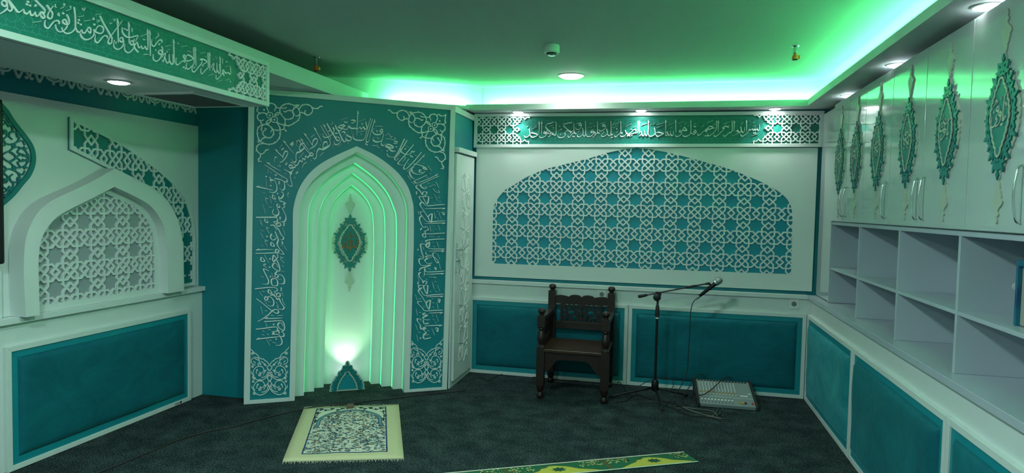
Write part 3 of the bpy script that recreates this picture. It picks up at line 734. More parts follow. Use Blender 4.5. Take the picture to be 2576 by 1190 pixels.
# swoosh lattice
LS=LW(-3.682)
sw=lpx(LS,[(176,294),(176,376),(230,402),(286,431),(330,453),(385,482),(418,512),(438,548),(450,600),(455,650),(457,722),(490,716),(490,600),(487,560),(478,525),(462,488),(437,458),(400,425),(350,388),(300,355),(240,324)])
swp=sw[:3]+spline(sw[3:10],3)+[sw[10]]+sw[11:13]+spline(sw[13:],3)
swp=[(a,max(b_,.90)) for a,b_ in swp]
so=thing('lattice_swoosh',LS.P(3.9,1.5,-.02),'curved white lattice strip over teal rising behind the white arch on the left wall','wall panel')
swi=insetpoly(swp,.022)
g0=LS.px(160+222/4.25,280+395/4.25); g1=LS.px(160+490/4.25,280+410/4.25); g2=LS.px(160+225/4.25,280+205/4.25)
aS=((g1[0]-g0[0])/2+(g2[1]-g0[1]))/2
gs=((g1[0]-g0[0])/2,(g2[1]-g0[1]))
fs_=lambda i,j:(g0[0]+i*gs[0],g0[1]+j*gs[1])
bars=place(lattice(-3,10,-8,3,swap=(0,1)),fs_,.115*aS)
b=NB(); relief(b,LS,bars,-.006,.006,clip=[swi],cut=[swi],plate=[swp]); obj('lattice_board',b,M['white'],so)
b=NB(); prism(b,LS,swp,-.0175,-.0065); obj('backing_board',b,M['carvteal'],so)
# ---------------------------------------------------------------- door beside the niche
DW=Plane((-1.789,0,0),(0,1,0),(0,0,1))   # faces the room (+X)
b=NB(); box(b,(-1.90,5.40,0),(-1.79,6.03,2.452)); struct('wall_door',b,M['teal'])
b=NB(); pbox(b,DW,5.377,0,5.405,2.456,0,.012); pbox(b,DW,5.405,2.405,5.99,2.456,0,.012); pbox(b,DW,5.405,0,5.965,.05,0,.012); struct('trim_9',b,M['white'],.001)
dr=tag(thing('door_1',(-1.789,5.70,.05),None,None),kind='structure')
b=NB(); pbox(b,DW,5.425,.055,5.957,2.05,0,.03); pbox(b,DW,5.43,2.062,5.985,2.105,0,.05); obj('door_leaf',b,M['white'],dr,.002)
DF=DW.off(.03)
ptn=[]
c=(5.70,0)
for k in range(5):
    z=.17+k*.345
    for m in (1,-1):
        X=lambda t:5.70+m*t
        for pts in ([(0,z+.17),(.06,z+.30),(.13,z+.31)],[(0,z+.17),(.13,z+.20),(.13,z+.31)],[(0,z+.17),(.045,z+.04),(.13,z+.03)],[(0,z+.17),(.13,z+.13),(.13,z+.03)],[(.02,z),(.10,z+.10),(.02,z+.17)],[(.13,z+.31),(.07,z+.345),(.02,z+.31)],[(.05,z+.30),(.13,z+.345)],[(.06,z+.12),(.11,z+.16),(.13,z+.10)]):
            ptn+=line([(X(a),zz) for a,zz in pts],.0042,False)
rim=[(5.70,2.0),(5.77,1.93),(5.83,1.84),(5.845,1.74),(5.845,.14),(5.555,.14),(5.555,1.74),(5.57,1.84),(5.63,1.93)]
b=NB(); relief(b,DF,ptn,0,.004,clip=[rim]); obj('star_relief',b,M['relief'],dr)
b=NB(); pbox(b,DF,5.44,1.02,5.475,1.27,0,.006); tube(b,[DF.P(5.458,1.215,.006),DF.P(5.458,1.215,.05)],.009); hp_=obj('door_handle',b,M['chrome'],dr,.001)
b=NB(); tube(b,[DF.P(a,z,.05) for a,z in spline([(5.452,1.215),(5.49,1.212),(5.53,1.222),(5.575,1.232)],4)],[.010]*5+[.009]*4+[.007]*4,10); obj('lever',b,M['chrome'],hp_,0,'all')
b=NB(); lathe(b,[(.012,0),(.012,.02)],DF.P(5.458,1.12,.006),DF.n); obj('lock_cylinder',b,M['chrome'],hp_)
b=NB(); pbox(b,DF,5.44,1.095,5.475,1.125,.026,.03); tube(b,[DF.P(5.458+.02*math.cos(t),1.07+.02*math.sin(t),.03) for t in [k*.52 for k in range(12)]],.002,6,False,True); pbox(b,DF,5.45,1.0,5.462,1.05,.028,.031); obj('key',b,M['grey'],hp_)
# ---------------------------------------------------------------- left wall: half medallion, screen, lattice beside it, carved fringe
LM=LW(-3.70)
hm=thing('wall_medallion',LM.P(3.0,1.83),'big teal carved pointed medallion half hidden behind the screen on left wall','medallion')
a0=2.985
prof=[(35,88),(60,126),(110,205),(190,308),(250,388),(285,460),(296,540),(285,612),(250,692),(190,765),(110,862),(48,948)]
R_=[LM.px(x/3.4,240+y/3.4) for x,y in prof]; top=(a0,R_[0][1]+.02); bot=(a0,R_[-1][1]-.005)
q=spline([top]+R_[1:-1]+[bot],4); full=q+[(2*a0-a,z) for a,z in q[-2:0:-1]]
b=NB(); relief(b,LM,line(insetpoly(full,.014),.028,True,True),0,.012); obj('rim',b,M['carvteal'],hm)
arab=[]
for sx in (1,-1):
    for sz in (1,-1):
        def T(p): return (a0+sx*p[0],1.828+sz*p[1])
        for pts in ([(0,0),(.05,.03),(.09,0),(.05,-.03)],[(.0,.09),(.05,.07),(.10,.09),(.11,.13),(.07,.15),(.05,.12),(.07,.10)],[(.05,.03),(.09,.06),(.14,.05),(.16,.02),(.13,.01)],[(.0,.17),(.04,.19),(.07,.17),(.07,.14)],[(.0,.21),(.03,.2),(.05,.17)],[(.10,.09),(.13,.10),(.145,.075)],[(.0,.05),(.03,.07),(.0,.11),(-.02,.08)],[(.11,.13),(.09,.17),(.05,.2),(.02,.24)],[(.0,.14),(.03,.15),(.04,.12),(.02,.1)],[(.09,0),(.13,.02),(.17,.0)],[(.12,.06),(.10,.03),(.13,.02)]):
            arab+=line([T(p) for p in spline(pts,3)],.0075)
        for c,an in (((.10,.12),.8),((.14,.05),.4),((.05,.18),1.2),((.02,.22),1.4),((.07,.06),.6),((.16,.01),0),((.03,.13),2.2)):
            arab+=[[T(u) for u in p] for p in sprig(c,an,.026)]
b=NB(); relief(b,LM,arab,0,.010,clip=[insetpoly(full,.01)]); obj('arabesque',b,M['carvteal'],hm)
tv=thing('wall_screen',(-3.62,2.2,1.2),'black flat screen on the left wall cut by the left edge of the picture','screen')
b=NB(); box(b,(-3.685,1.45,1.215),(-3.62,2.945,2.140)); obj('housing',b,M['black'],tv,.012)
b=NB(); box(b,(-3.6195,1.47,1.25),(-3.618,2.925,2.12)); obj('display',b,M['dark'],tv)
sl=thing('lattice_strip',(-3.69,2.5,.9),'white lattice panel low on the left wall below the black screen','wall panel')
q=rect(2.2,.90,2.965,1.195)
b=NB(); a_=.118; bars=place(lattice(-7,2,-2,4,swap=(0,0)),lambda i,j:(2.965-.03+i*a_,.93+j*a_),.13*a_)
relief(b,LW(-3.682),bars,-.006,.006,clip=[insetpoly(q,.02)],cut=[insetpoly(q,.02)],plate=[q]); obj('lattice_board',b,M['white'],sl)
b=NB(); prism(b,LW(-3.682),q,-.0175,-.0065); obj('backing_board',b,M['carvteal'],sl)
fr=thing('carved_fringe',(-3.71,3.2,2.3),'white carved fringe along the teal band high on the left wall','ornament')  # carved fringe fixed flat against the teal band
P_=.574; FR=LW(-3.722); fo=[]
for k in range(-4,3):
    y0=3.468+P_*k
    def F(x,d): return (y0+x*P_, 2.352-d*.058)
    def st(pts,w=.011):
        global fo
        fo+=line([F(*p) for p in spline(pts,4)],w)
    for m in (1,-1):
        st([(m*.035,0),(m*.03,.45),(0,.95)],.014); st([(m*.075,.1),(m*.085,.6),(m*.13,.85),(m*.125,.3),(m*.11,.0)],.012)
        st([(m*.13,0),(m*.16,.45),(m*.22,.6),(m*.28,.45),(m*.32,0)],.012); st([(m*.18,.2),(m*.22,.32),(m*.26,.2)],.012); st([(m*.22,.6),(m*.22,1.0)],.014)
        st([(m*.32,.0),(m*.35,.35),(m*.37,.75),(m*.40,.75),(m*.42,.35),(m*.45,0)],.012); fo.append(disc(F(m*.385,.85),.012)); st([(m*.36,.25),(m*.385,.05),(m*.41,.25)],.010)
        st([(m*.45,.1),(m*.49,.45),(m*.475,.85),(m*.455,.7)],.011)
fo+=line([(1.0,2.356),(4.61,2.356)],.012)
b=NB(); relief(b,FR,fo,0,.010,clip=[rect(1.0,2.2,4.612,2.42)]); obj('carved_band',b,M['relief'],fr)
bc=thing('barcode_label',(-3.636,4.31,.01),'tiny barcode sticker at the bottom of the left panel frame','label')
PB_=LW(-3.636); b=NB(); pbox(b,PB_,4.27,.006,4.35,.028,0,.0006); obj('paper',b,M['plastic'],bc)
b=NB()
for k in range(9): pbox(b,PB_,4.275+k*.0055,.009,4.2765+k*.0055+.001*(k%3),.025,.0007,.0009)
pbox(b,PB_,4.33,.008,4.347,.026,.0007,.0009); obj('bars',b,M['dark'],bc)
# ---------------------------------------------------------------- ventilation grille under the dropped box
gr=thing('ceiling_grille',(-2.93,3.63,2.24),'square slatted vent grille under the dropped ceiling box','vent')
G_=CL(2.24)
b=NB(); frame(b,G_,-3.145,-3.90,-2.725,-3.365,.03,-.002,.010); obj('frame',b,M['white'],gr,.001)
b=NB(); pbox(b,G_,-3.117,-3.872,-2.753,-3.393,-.002,.0008); obj('backing',b,M['rubber'],gr)
for k in range(17):
    y=3.405+k*.0285
    b=NB(); v=[b.verts.new(p) for p in ((-3.116,y,2.239),(-2.754,y,2.239),(-2.754,y+.016,2.231),(-3.116,y+.016,2.231),(-3.116,y+.001,2.2375),(-2.754,y+.001,2.2375),(-2.754,y+.017,2.2295),(-3.116,y+.017,2.2295))]
    for f in ((0,1,2,3),(7,6,5,4),(0,4,5,1),(1,5,6,2),(2,6,7,3),(3,7,4,0)): b.faces.new([v[i] for i in f])
    obj('slat',b,M['slat'],gr)
# ---------------------------------------------------------------- ceiling fittings
def cpt(u,v):
    a,b_=CL(ZC).px(u,v); return (a,-b_)
SDP=cpt(1388,114); SP1=cpt(795.5,144); SP2=cpt(2001,116)
sd=thing('smoke_detector',(*SDP,ZC),'white round smoke detector on the ceiling','smoke detector')
b=NB(); lathe(b,[(.052,0),(.055,-.012),(.055,-.048),(.05,-.055)],(*SDP,ZC),n=28); obj('base',b,M['plastic'],sd,0,.6)
b=NB(); lathe(b,[(.036,-.055),(.034,-.062)],(*SDP,ZC),n=24); obj('sensor_slot',b,M['dark'],sd)
b=NB(); lathe(b,[(.028,-.062),(.028,-.067),(.02,-.072)],(*SDP,ZC),n=24); obj('sensor_cap',b,M['chrome'],sd,0,.6)
M['orange']=mat('orange_cap',(.75,.16,.02),.4)
for x,y,lab,s in ((*SP1,'left sprinkler head with orange cap near the left soffit',1),(*SP2,'right sprinkler head with orange cap near the green cove',.8)):
    t=thing('sprinkler',(x,y,ZC),lab,'sprinkler','ceiling sprinklers')
    b=NB(); lathe(b,[(.026,0),(.024,-.004),(.013,-.008),(.013,-.055*s),(.016,-.06*s),(.011,-.065*s)],(x,y,ZC),n=18); obj('pipe',b,M['chrome'],t,0,.6)
    z=ZC-.065*s
    b=NB(); lathe(b,[(.010,0),(.019,-.012),(.023,-.028),(.022,-.036),(.012,-.037)],(x+.003,y,z),n=18); lathe(b,[(.012,0),(.012,.022)],(x+.010,y,z-.024),(1,-.3,0),n=14); obj('cap',b,M['orange'],t,0,.6)
    b=NB(); lathe(b,[(.016,-.037),(.018,-.040),(.004,-.041)],(x,y,z),n=18); obj('deflector',b,M['dark'],t)
# ---------------------------------------------------------------- power sockets
for x,lab in ((-.531,'power socket on the wall strip just above the wooden chair'),(1.112,'power socket on the wall strip near the right corner')):
    pl=BW(5.995); z=.816
    t=thing('power_socket',pl.P(x,z),lab,'socket','wall power sockets')
    b=NB(); pbox(b,pl,x-.043,z-.043,x+.043,z+.043,0,.009); obj('cover_plate',b,M['plastic'],t,.003)
    b=NB(); frame(b,pl,x-.027,z-.027,x+.027,z+.027,.005,.0085,.011); obj('inner_frame',b,M['plastic'],t)
    b=NB(); lathe(b,[(.021,.0092),(.021,.0115),(.018,.0115),(.0175,.0095)],pl.P(x,z),pl.n,24); obj('socket_ring',b,M['grey'],t)
    b=NB(); [lathe(b,[(.004,.0097),(.004,.0105)],pl.P(x+d,z),pl.n,10) for d in (-.009,.009)]; pbox(b,pl,x-.003,z+.012,x+.003,z+.017,.0095,.011); pbox(b,pl,x-.003,z-.017,x+.003,z-.012,.0095,.011); obj('contacts',b,M['dark'],t)
# ---------------------------------------------------------------- wall cabinets on the right with carved medallions
CX=1.282; DFX=1.264
SEAM=[5.531,5.115,4.700,4.183,3.689,3.187,2.685,2.20]
Zb,Zt=1.538,2.440
LETTER={'a':(215,320,.00055,.00027,"275,120 270,250 265,400 275,450 290,400;320,85 280,125;290,215 305,250 305,285;265,440 280,460 300,430 298,395;240,330 215,340 215,375 245,380 240,340 240,420 210,500 170,520 160,490 185,450;205,255 180,250 175,290 205,310 210,270 200,350 165,395;165,395 185,440 165,500 125,525 100,490 110,365;d 135,310;d 245,515;d 262,515;t 165,120 160,180 120,235;t 150,150 185,170 165,205;t 235,110 230,170"),
'b':(205,310,.00072,.00028,"245,165 245,280 240,420 255,440 265,400;285,185 250,225;190,165 175,210 205,260 185,330 140,360 120,310 130,235;200,260 225,250 225,230;185,390 180,350 210,340 215,380 180,385;205,390 205,430 170,490 145,500 145,410;d 245,500;t 175,85 170,130 150,165;d 155,235;d 215,185;150,300 180,280"),
'c':(165,400,.00078,.00027,"145,185 145,270;215,220 215,350 190,380 130,410 110,370 112,300;160,330 140,300 180,270 190,300 160,340;215,330 235,360 225,400;150,410 180,470 215,520;210,400 205,520;190,520 140,610;145,430 130,480 140,530;d 120,580;d 195,580;120,460 110,500")}
def cab_letters(pl,c,kind):
    out=[]; cx,cy,kx,ky,tx=LETTER[kind]
    for t in tx.split(';'):
        t=t.split(); f=t[0] if t[0] in 'td' else ''
        P=[(c[0]+(float(a)-cx)*kx,c[1]+.022-(float(b_)-cy)*ky) for a,b_ in (q.split(',') for q in (t[1:] if f else t))]
        if f=='d': out.append([(P[0][0]+x*.006,P[0][1]+y*.006) for x,y in ((1,.3),(-.3,1),(-1,-.3),(.3,-1))])
        elif f=='t': out+=pen(P,.005,1.05,.6,.8,.8,4)
        else: out+=pen(P,.0105,1.05,.5,1,.5,4)
    return out
DP=Plane((DFX,0,0),(0,-1,0),(0,0,1))
def door(cab,y1,y0,handle,kind,label):
    """y1 far edge, y0 near edge"""
    b=NB(); box(b,(DFX,y0+.0025,Zb+.004),(DFX+.017,y1-.0025,Zt)); d=obj('door',b,M['gloss'],cab,.0012,label=label)
    c=(-(y1+y0)/2+.035,1.985)
    medallion(DP,c,.238,d,cab_letters(DP,c,kind),.92,'cream',.62)
    if handle:
        y=y0+.045 if handle=='near' else y1-.045
        pts=[(DFX-.002,y,1.578),(DFX-.017,y,1.588),(DFX-.025,y,1.63),(DFX-.029,y,1.683),(DFX-.025,y,1.735),(DFX-.017,y,1.778),(DFX-.002,y,1.788)]
        b=NB(); tube(b,spline(pts,5),.0048,8); obj('handle',b,M['chrome'],d,0,'all')
    return d
CABS=[([(0,'near','c'),(1,'far','b')],'white gloss wall cabinet farthest back beside the back wall with two carved doors'),
      ([(2,'near','c')],'single door white gloss wall cabinet, third medallion from the back'),
      ([(3,'near','c'),(4,'far','b')],'white gloss wall cabinet in the middle with a pair of touching handles'),
      ([(5,'near','a'),(6,'far','b')],'white gloss wall cabinet nearest the camera at the right edge')]
for L,lab in CABS:
    y1,y0=SEAM[L[0][0]],SEAM[L[-1][0]+1]
    t=thing('wall_cabinet',(1.45,(y0+y1)/2,Zb),lab,'cabinet','wall cabinets')
    b=NB(); box(b,(CX,y0+.0005,Zb),(1.598,y1-.0005,Zb+.018)); box(b,(CX,y0+.0005,Zt-.018),(1.598,y1-.0005,Zt)); box(b,(CX,y0+.0005,Zb+.018),(1.598,y0+.018,Zt-.018)); box(b,(CX,y1-.018,Zb+.018),(1.598,y1-.0005,Zt-.018)); box(b,(1.585,y0+.018,Zb+.018),(1.598,y1-.018,Zt-.018))
    obj('carcass',b,M['shelf'],t)
    for i,h,k in L: door(t,SEAM[i],SEAM[i+1],h,k,None)
b=NB(); box(b,(1.276,5.536,.90),(1.598,5.556,2.43)); tag(obj('side_panel',b,M['shelf'],None,.001),'tall white end panel at the far end of cabinets and shelves','panel')
# ---------------------------------------------------------------- open shelves below
un=thing('shelf_unit',(1.45,4.0,.9),'white open pigeonhole shelves on the right wall between ledge and cabinets','shelves')
b=NB(); box(b,(CX,2.2,1.512),(1.598,5.534,1.536)); obj('top_board',b,M['shelf'],un,.001)
b=NB(); box(b,(1.585,2.2,.8985),(1.598,5.534,1.512)); obj('back_panel',b,M['shelf'],un)
DV=[5.534,4.800,4.036,3.270,2.505]
for y in DV[1:]:
    b=NB(); box(b,(CX,y-.011,.8985),(1.585,y+.011,1.512)); obj('divider',b,M['shelf'],un,.001)
for y1,y0 in zip(DV,DV[1:]):
    b=NB(); box(b,(CX+.002,y0+.0115,1.160),(1.585,y1-(.0115 if y1<5.5 else .0005),1.178)); obj('shelf',b,M['shelf'],un,.001)
# box file standing on the shelf
M['blue']=mat('blue_cover',(.008,.05,.16),.3,noise=(9,.2,(.01,.20,.26)))
M['paper']=mat('page_edges',(.34,.34,.28),.7)
bk=thing('box_file',(1.43,2.84,1.178),'dark blue bound book standing on shelf at the right edge','book')
b=NB(); box(b,(1.345,2.904,1.1785),(1.565,2.920,1.435)); box(b,(1.345,2.76,1.1785),(1.565,2.775,1.435)); box(b,(1.345,2.775,1.412),(1.565,2.904,1.435)); obj('cover',b,M['blue'],bk)
b=NB(); box(b,(1.36,2.7755,1.182),(1.559,2.9035,1.411)); obj('pages',b,M['paper'],bk)
b=NB(); lathe(b,[(.014,0),(.014,.004)],(1.35,2.9205,1.33),(0,1,0),16); obj('finger_tab',b,M['plastic'],bk)
# ---------------------------------------------------------------- carved wooden armchair
ch=thing('armchair',(-.70,5.6,0),'dark carved wooden armchair with worn flat seat before the left teal panel','chair')
x0,x1,yf,yk=-1.000,-.400,5.345,5.865
w_=.066
def post(bm,x,y,z0,z1,w=w_): box(bm,(x-w/2,y-w/2,z0),(x+w/2,y+w/2,z1))
def ball(bm,x,y,z): lathe(bm,[(.020,0),(.024,.004),(.016,.010),(.022,.014),(.031,.026),(.033,.038),(.028,.052),(.016,.060),(.004,.062)],(x,y,z),n=20)
xl,xr=x0+w_/2,x1-w_/2
for x in (xl,xr):
    b=NB(); lathe(b,[(.022,0),(.028,.012),(.030,.03),(.022,.045),(.019,.055),(.026,.066),(.030,.085),(.033,.11)],(x,yf,0),n=20); post(b,x,yf,.11,.425); obj('front_leg',b,M['wood'],ch,.002,.6)
    b=NB(); lathe(b,[(.024,.0),(.029,.012),(.029,.03),(.022,.045),(.030,.06),(.033,.10)],(x,yk,0),n=20); post(b,x,yk,.10,.845); obj('back_post',b,M['wood'],ch,.002,.6)
    b=NB(); lathe(b,[(.034,0),(.036,.008),(.028,.018),(.020,.028),(.028,.045),(.036,.075),(.036,.10),(.027,.13),(.020,.148),(.030,.158),(.030,.168),(.022,.178)],(x,yf,.425),n=22); post(b,x,yf,.600,.700); obj('arm_post',b,M['wood'],ch,.002,.6)
    b=NB(); ball(b,x,yf,.700); obj('ball_finial',b,M['wood'],ch,0,'all')
    b=NB(); ball(b,x,yk,.845); obj('ball_finial',b,M['wood'],ch,0,'all')
    b=NB(); box(b,(x-.030,yf+w_/2,.655),(x+.030,yk-w_/2,.690)); obj('armrest',b,M['wood'],ch,.003)
    # lattice under the arm
    SP=Plane((x-.008,0,0),(0,1,0),(0,0,1)); seg=[]
    a0_,a1_=yf+w_/2,yk-w_/2
    for k in range(4):
        u=a0_+(a1_-a0_)*k/4; v=a0_+(a1_-a0_)*(k+1)/4; mid=(u+v)/2
        for z0,z1 in ((.44,.55),(.55,.655)):
            for p,q_ in (((u,z0),(mid,(z0+z1)/2)),((mid,(z0+z1)/2),(v,z0)),((u,z1),(mid,(z0+z1)/2)),((mid,(z0+z1)/2),(v,z1)),((mid,z0),(mid,z1))): seg.append(bar(p,q_,.012,.004))
    seg+= [bar((a0_,.432),(a1_,.432),.02),bar((a0_,.55),(a1_,.55),.012)]
    b=NB(); relief(b,SP,seg,-.008,.008,clip=[rect(a0_,.42,a1_,.657)],backface=True); obj('side_lattice',b,M['wood'],ch)
    b=NB(); SPs=Plane((x-.012,0,0),(0,1,0),(0,0,1)); prism(b,SPs,[(a0_,.395),(a0_,.24),(a0_+.05,.29),(a0_+.12,.335),(a1_-.12,.335),(a1_-.05,.29),(a1_,.24),(a1_,.395)],-.012,.012); obj('side_apron',b,M['wood'],ch)
b=NB(); box(b,(x0+.012,yf-.03,.395),(x1-.012,yk-.034,.420)); obj('seat',b,M['woodseat'],ch,.004)
AP=BW(yf+.02)
b=NB(); prism(b,AP,[(xl+w_/2,.396),(xl+w_/2,.215),(xl+w_/2+.04,.245),(xl+w_/2+.07,.285),(xl+w_/2+.10,.325),(xl+w_/2+.14,.335),(xr-w_/2-.14,.335),(xr-w_/2-.10,.325),(xr-w_/2-.07,.285),(xr-w_/2-.04,.245),(xr-w_/2,.215),(xr-w_/2,.396)],0,.026); obj('front_apron',b,M['wood'],ch)
BP=BW(yk+.012)
bl,br_=xl+w_/2,xr-w_/2; L_=br_-bl
crest=[(bl,.735),(br_,.735),(br_,.795)]
for k in range(4):
    u0=br_-L_*(k)/4; u1=br_-L_*(k+1)/4
    for t in (.12,.3,.5,.7,.88,1.0):
        lift=.020 if k in (1,2) else .012*(t if k==3 else 1-t)+.006
        crest.append((u0+(u1-u0)*t,.795+lift*math.sin(math.pi*min(t,.999))**.5*(1 if t<1 else 0)))
b=NB(); relief(b,BP,[],0,.026,plate=[crest],backface=True); obj('crest_rail',b,M['wood'],ch)
b=NB(); box(b,(bl,yk-.014,.505),(br_,yk+.012,.57)); obj('lower_rail',b,M['wood'],ch,.002)
m0,m1=bl+.055,br_-.055
for x in (m0,(m0+m1)/2,m1):
    b=NB(); box(b,(x-.010,yk-.012,.568),(x+.010,yk+.010,.738)); obj('back_stile',b,M['wood'],ch,.001)
seg=[]
for a_,b_ in ((m0,(m0+m1)/2),((m0+m1)/2,m1)):
    W_=b_-a_; H_=.165; z0=.57; cxx,czz=a_+W_/2,z0+H_/2
    P=lambda u,v:(a_+W_*u,z0+H_*v)
    for pts in ([(0,.1),(.3,.42),(.5,.3),(.7,.42),(1,.1)],[(0,.9),(.3,.58),(.5,.7),(.7,.58),(1,.9)],[(0,.5),(.3,.58)],[(0,.5),(.3,.42)],[(1,.5),(.7,.58)],[(1,.5),(.7,.42)],[(.5,.3),(.35,0)],[(.5,.3),(.65,0)],[(.5,.7),(.35,1)],[(.5,.7),(.65,1)],[(.3,.42),(.3,.58)],[(.7,.42),(.7,.58)],[(.12,0),(.3,.42)],[(.88,0),(.7,.42)],[(.12,1),(.3,.58)],[(.88,1),(.7,.58)]):
        seg+=[bar(P(*p),P(*q_),.013,.005) for p,q_ in zip(pts,pts[1:])]
seg+=[bar((m0,.738),(m1,.738),.014),bar((m0,.572),(m1,.572),.012)]
b=NB(); relief(b,BW(yk+.005),seg,0,.014,clip=[rect(m0,.565,m1,.745)],backface=True); obj('back_lattice',b,M['wood'],ch)
# ---------------------------------------------------------------- microphone stand, microphone, its cable
ms=thing('microphone_stand',(-.028,5.58,0),'black boom microphone stand beside the wooden chair','stand')
b=NB(); lathe(b,[(.024,.075),(.030,.085),(.030,.15),(.022,.17),(.012,.175)],(-.028,5.58,0),n=18); obj('base_hub',b,M['black'],ms,0,.6)
for k,(dx,dy) in enumerate(((-.36,-.05),(.06,-.30),(.26,.18))):
    b=NB(); tube(b,[(-.028+dx*.05,5.58+dy*.05,.10),(-.028+dx*.9,5.58+dy*.9,.022),(-.028+dx,5.58+dy,.013)],[.009,.009,.011],8); l=obj('leg',b,M['black'],ms,0,'all')
    b=NB(); tube(b,[(-.028+dx*.9,5.58+dy*.9,.020),(-.028+dx*1.05,5.58+dy*1.05,.011)],.011,8); obj('rubber_foot',b,M['rubber'],l)
b=NB(); tube(b,[(-.028,5.58,.16),(-.028,5.58,.70)],.0105,12); obj('pole',b,M['black'],ms,0,.6)
b=NB(); lathe(b,[(.012,0),(.012,.012)],(-.028,5.58,.688),n=16); obj('collar',b,M['plastic'],ms)
b=NB(); lathe(b,[(.011,.70),(.017,.706),(.018,.74),(.015,.79),(.013,.80),(.009,.805),(.009,.845)],(-.028,5.58,0),n=16); obj('clutch_grip',b,M['rubber'],ms,0,.6)
b=NB(); lathe(b,[(.012,-.026),(.030,-.022),(.033,0),(.030,.022),(.012,.026)],(-.034,5.575,.868),(0,-1,0),18); lathe(b,[(.014,0),(.014,.05)],(-.028,5.58,.84),n=12); box(b,(-.045,5.56,.885),(0,5.60,.915)); obj('boom_clutch',b,M['black'],ms,.002,.6)
A_=V((-.19,5.58,.865)); B_=V((.365,5.58,1.002))
b=NB(); tube(b,[A_+(B_-A_)*.12,B_],.0065,8); obj('boom',b,M['black'],ms,0,.6)
b=NB(); tube(b,[A_,A_+(B_-A_)*.02,A_+(B_-A_)*.12,A_+(B_-A_)*.14],[.010,.014,.012,.008],12); obj('counterweight',b,M['rubber'],ms,0,'all')
b=NB(); tube(b,[A_+(B_-A_)*.70,A_+(B_-A_)*.72,A_+(B_-A_)*.82,A_+(B_-A_)*.84],[.007,.010,.010,.007],10); obj('boom_collar',b,M['rubber'],ms,0,'all')
mc=V((.385,5.58,.965)); md=V((.60,-.05,.55)).normalized()
b=NB(); tube(b,[B_-V((.015,0,.004)),B_+V((.015,0,.002)),B_+V((.025,0,-.012)),mc+V((0,0,.026))],[.010,.012,.011,.007],10); tube(b,[mc+(md.orthogonal().normalized()*math.cos(t)+md.cross(md.orthogonal().normalized())*math.sin(t))*.0205 for t in [k*math.pi/8 for k in range(16)]],.004,8,False,True); obj('clip',b,M['black'],ms,0,.6)
mi=thing('microphone',mc,'silver headed handheld microphone held in the boom clip','microphone')
b=NB(); lathe(b,[(.0105,-.105),(.0125,-.10),(.0165,.03),(.0185,.055),(.0245,.062)],mc,md,18); obj('handle',b,M['black'],mi,0,.6)
b=NB(); lathe(b,[(.0255,.060),(.0265,.068),(.0255,.076)],mc,md,20); obj('collar_ring',b,M['chrome'],mi)
M['mesh']=mat('grille_mesh',(.30,.36,.34),.4,.7,bump=(500,.6,.002))
b=NB(); lathe(b,[(.0245,.076),(.027,.085),(.0275,.098),(.025,.112),(.017,.122),(.004,.126)],mc,md,20); obj('grille_ball',b,M['mesh'],mi,0,'all')
b=NB(); lathe(b,[(.011,-.106),(.011,-.135),(.007,-.15)],mc,md,14); obj('connector',b,M['chrome'],mi,0,.6)
def cable(name,pts,r,m,label,cat='cable',group=None,n=6,k=6):
    b=NB(); tube(b,spline(pts,k),r,n); return tag(obj(name,b,m,None,0,'all'),label,cat,group)
F0=FL(0)
def fl(u,v,z=.006):
    a,b_=FL(z).px(u,v); return (a,b_,z)
e=mc-md*.148
cable('microphone_cable',[tuple(e),(e.x-.022,5.578,e.z-.035),(e.x-.035,5.575,e.z-.11),(e.x-.037,5.572,.62),(e.x-.042,5.57,.40),(.225,5.565,.25),(.17,5.54,.12),(.10,5.50,.03),(.06,5.45,.006),(.10,5.38,.006),(.18,5.33,.006)],.0035,M['rubber'],'black microphone cable hanging from microphone down to the floor')
# ---------------------------------------------------------------- audio mixer
mxr=thing('audio_mixer',(.55,5.68,0),'sloping audio mixer with rows of knobs and white faders on the carpet','mixer')
ux=V((1,.02,0)).normalized(); p0=V((.335,5.485,.030)); uy=V((-.02,.375,.105)); Lx=.435
MX=Plane(p0,ux,uy.normalized()); Ly=uy.length
b=NB(); pbox(b,MX,0,0,Lx,Ly,-.028,0); obj('control_panel',b,M['grey'],mxr,.002)
sidep=[(0,-.031),(Ly*1.02,-.125),(Ly*1.02,.012),(.0,.006)]
for a,nm in ((-.022,0),(Lx,1)):
    b=NB(); SPm=[]
    lo=[MX.P(a,-.01,0),MX.P(a,Ly+.012,0)]
    f=[V((lo[0].x,lo[0].y,.003)),V((lo[1].x,lo[1].y,.003)),lo[1]+V((0,0,.012)),lo[0]+V((0,0,.008))]
    vs_=[b.verts.new(p) for p in f]+[b.verts.new(p+ux*.022) for p in f]
    b.faces.new(vs_[:4]); b.faces.new(vs_[7:3:-1])
    for i in range(4): b.faces.new((vs_[i],vs_[(i+1)%4],vs_[4+(i+1)%4],vs_[4+i]))
    obj('side_cheek',b,M['rubber'],mxr,.004)
b=NB(); q=[MX.P(0,0,-.028),MX.P(Lx,0,-.028),MX.P(Lx,Ly,-.028),MX.P(0,Ly,-.028)]; lo=[b.verts.new((p.x,p.y,.004)) for p in q]; hi=[b.verts.new(p) for p in q]
b.faces.new(lo[::-1]); b.faces.new(hi)
for i in range(4): b.faces.new((lo[i],lo[(i+1)%4],hi[(i+1)%4],hi[i]))
obj('casing',b,M['rubber'],mxr)
b=NB(); pbox(b,MX,.004,.118,Lx-.004,.121,0,.0012); obj('white_line',b,M['plastic'],mxr)
M['yellowc']=mat('amber_cap',(.62,.30,.02),.35); M['redc']=mat('red_cap',(.60,.02,.015),.35)
kb=[];nfad=0
for c in range(12):
    a=.022+c*.0255
    for r_ in range(8):
        b=NB(); lathe(b,[(.0052,0),(.0046,.009),(.004,.010)],MX.P(a,.155+r_*.0255,.0005),MX.n,8); obj('knob',b,M['plastic'] if r_!=1 else M['yellowc'],mxr)
        kb.append(1)
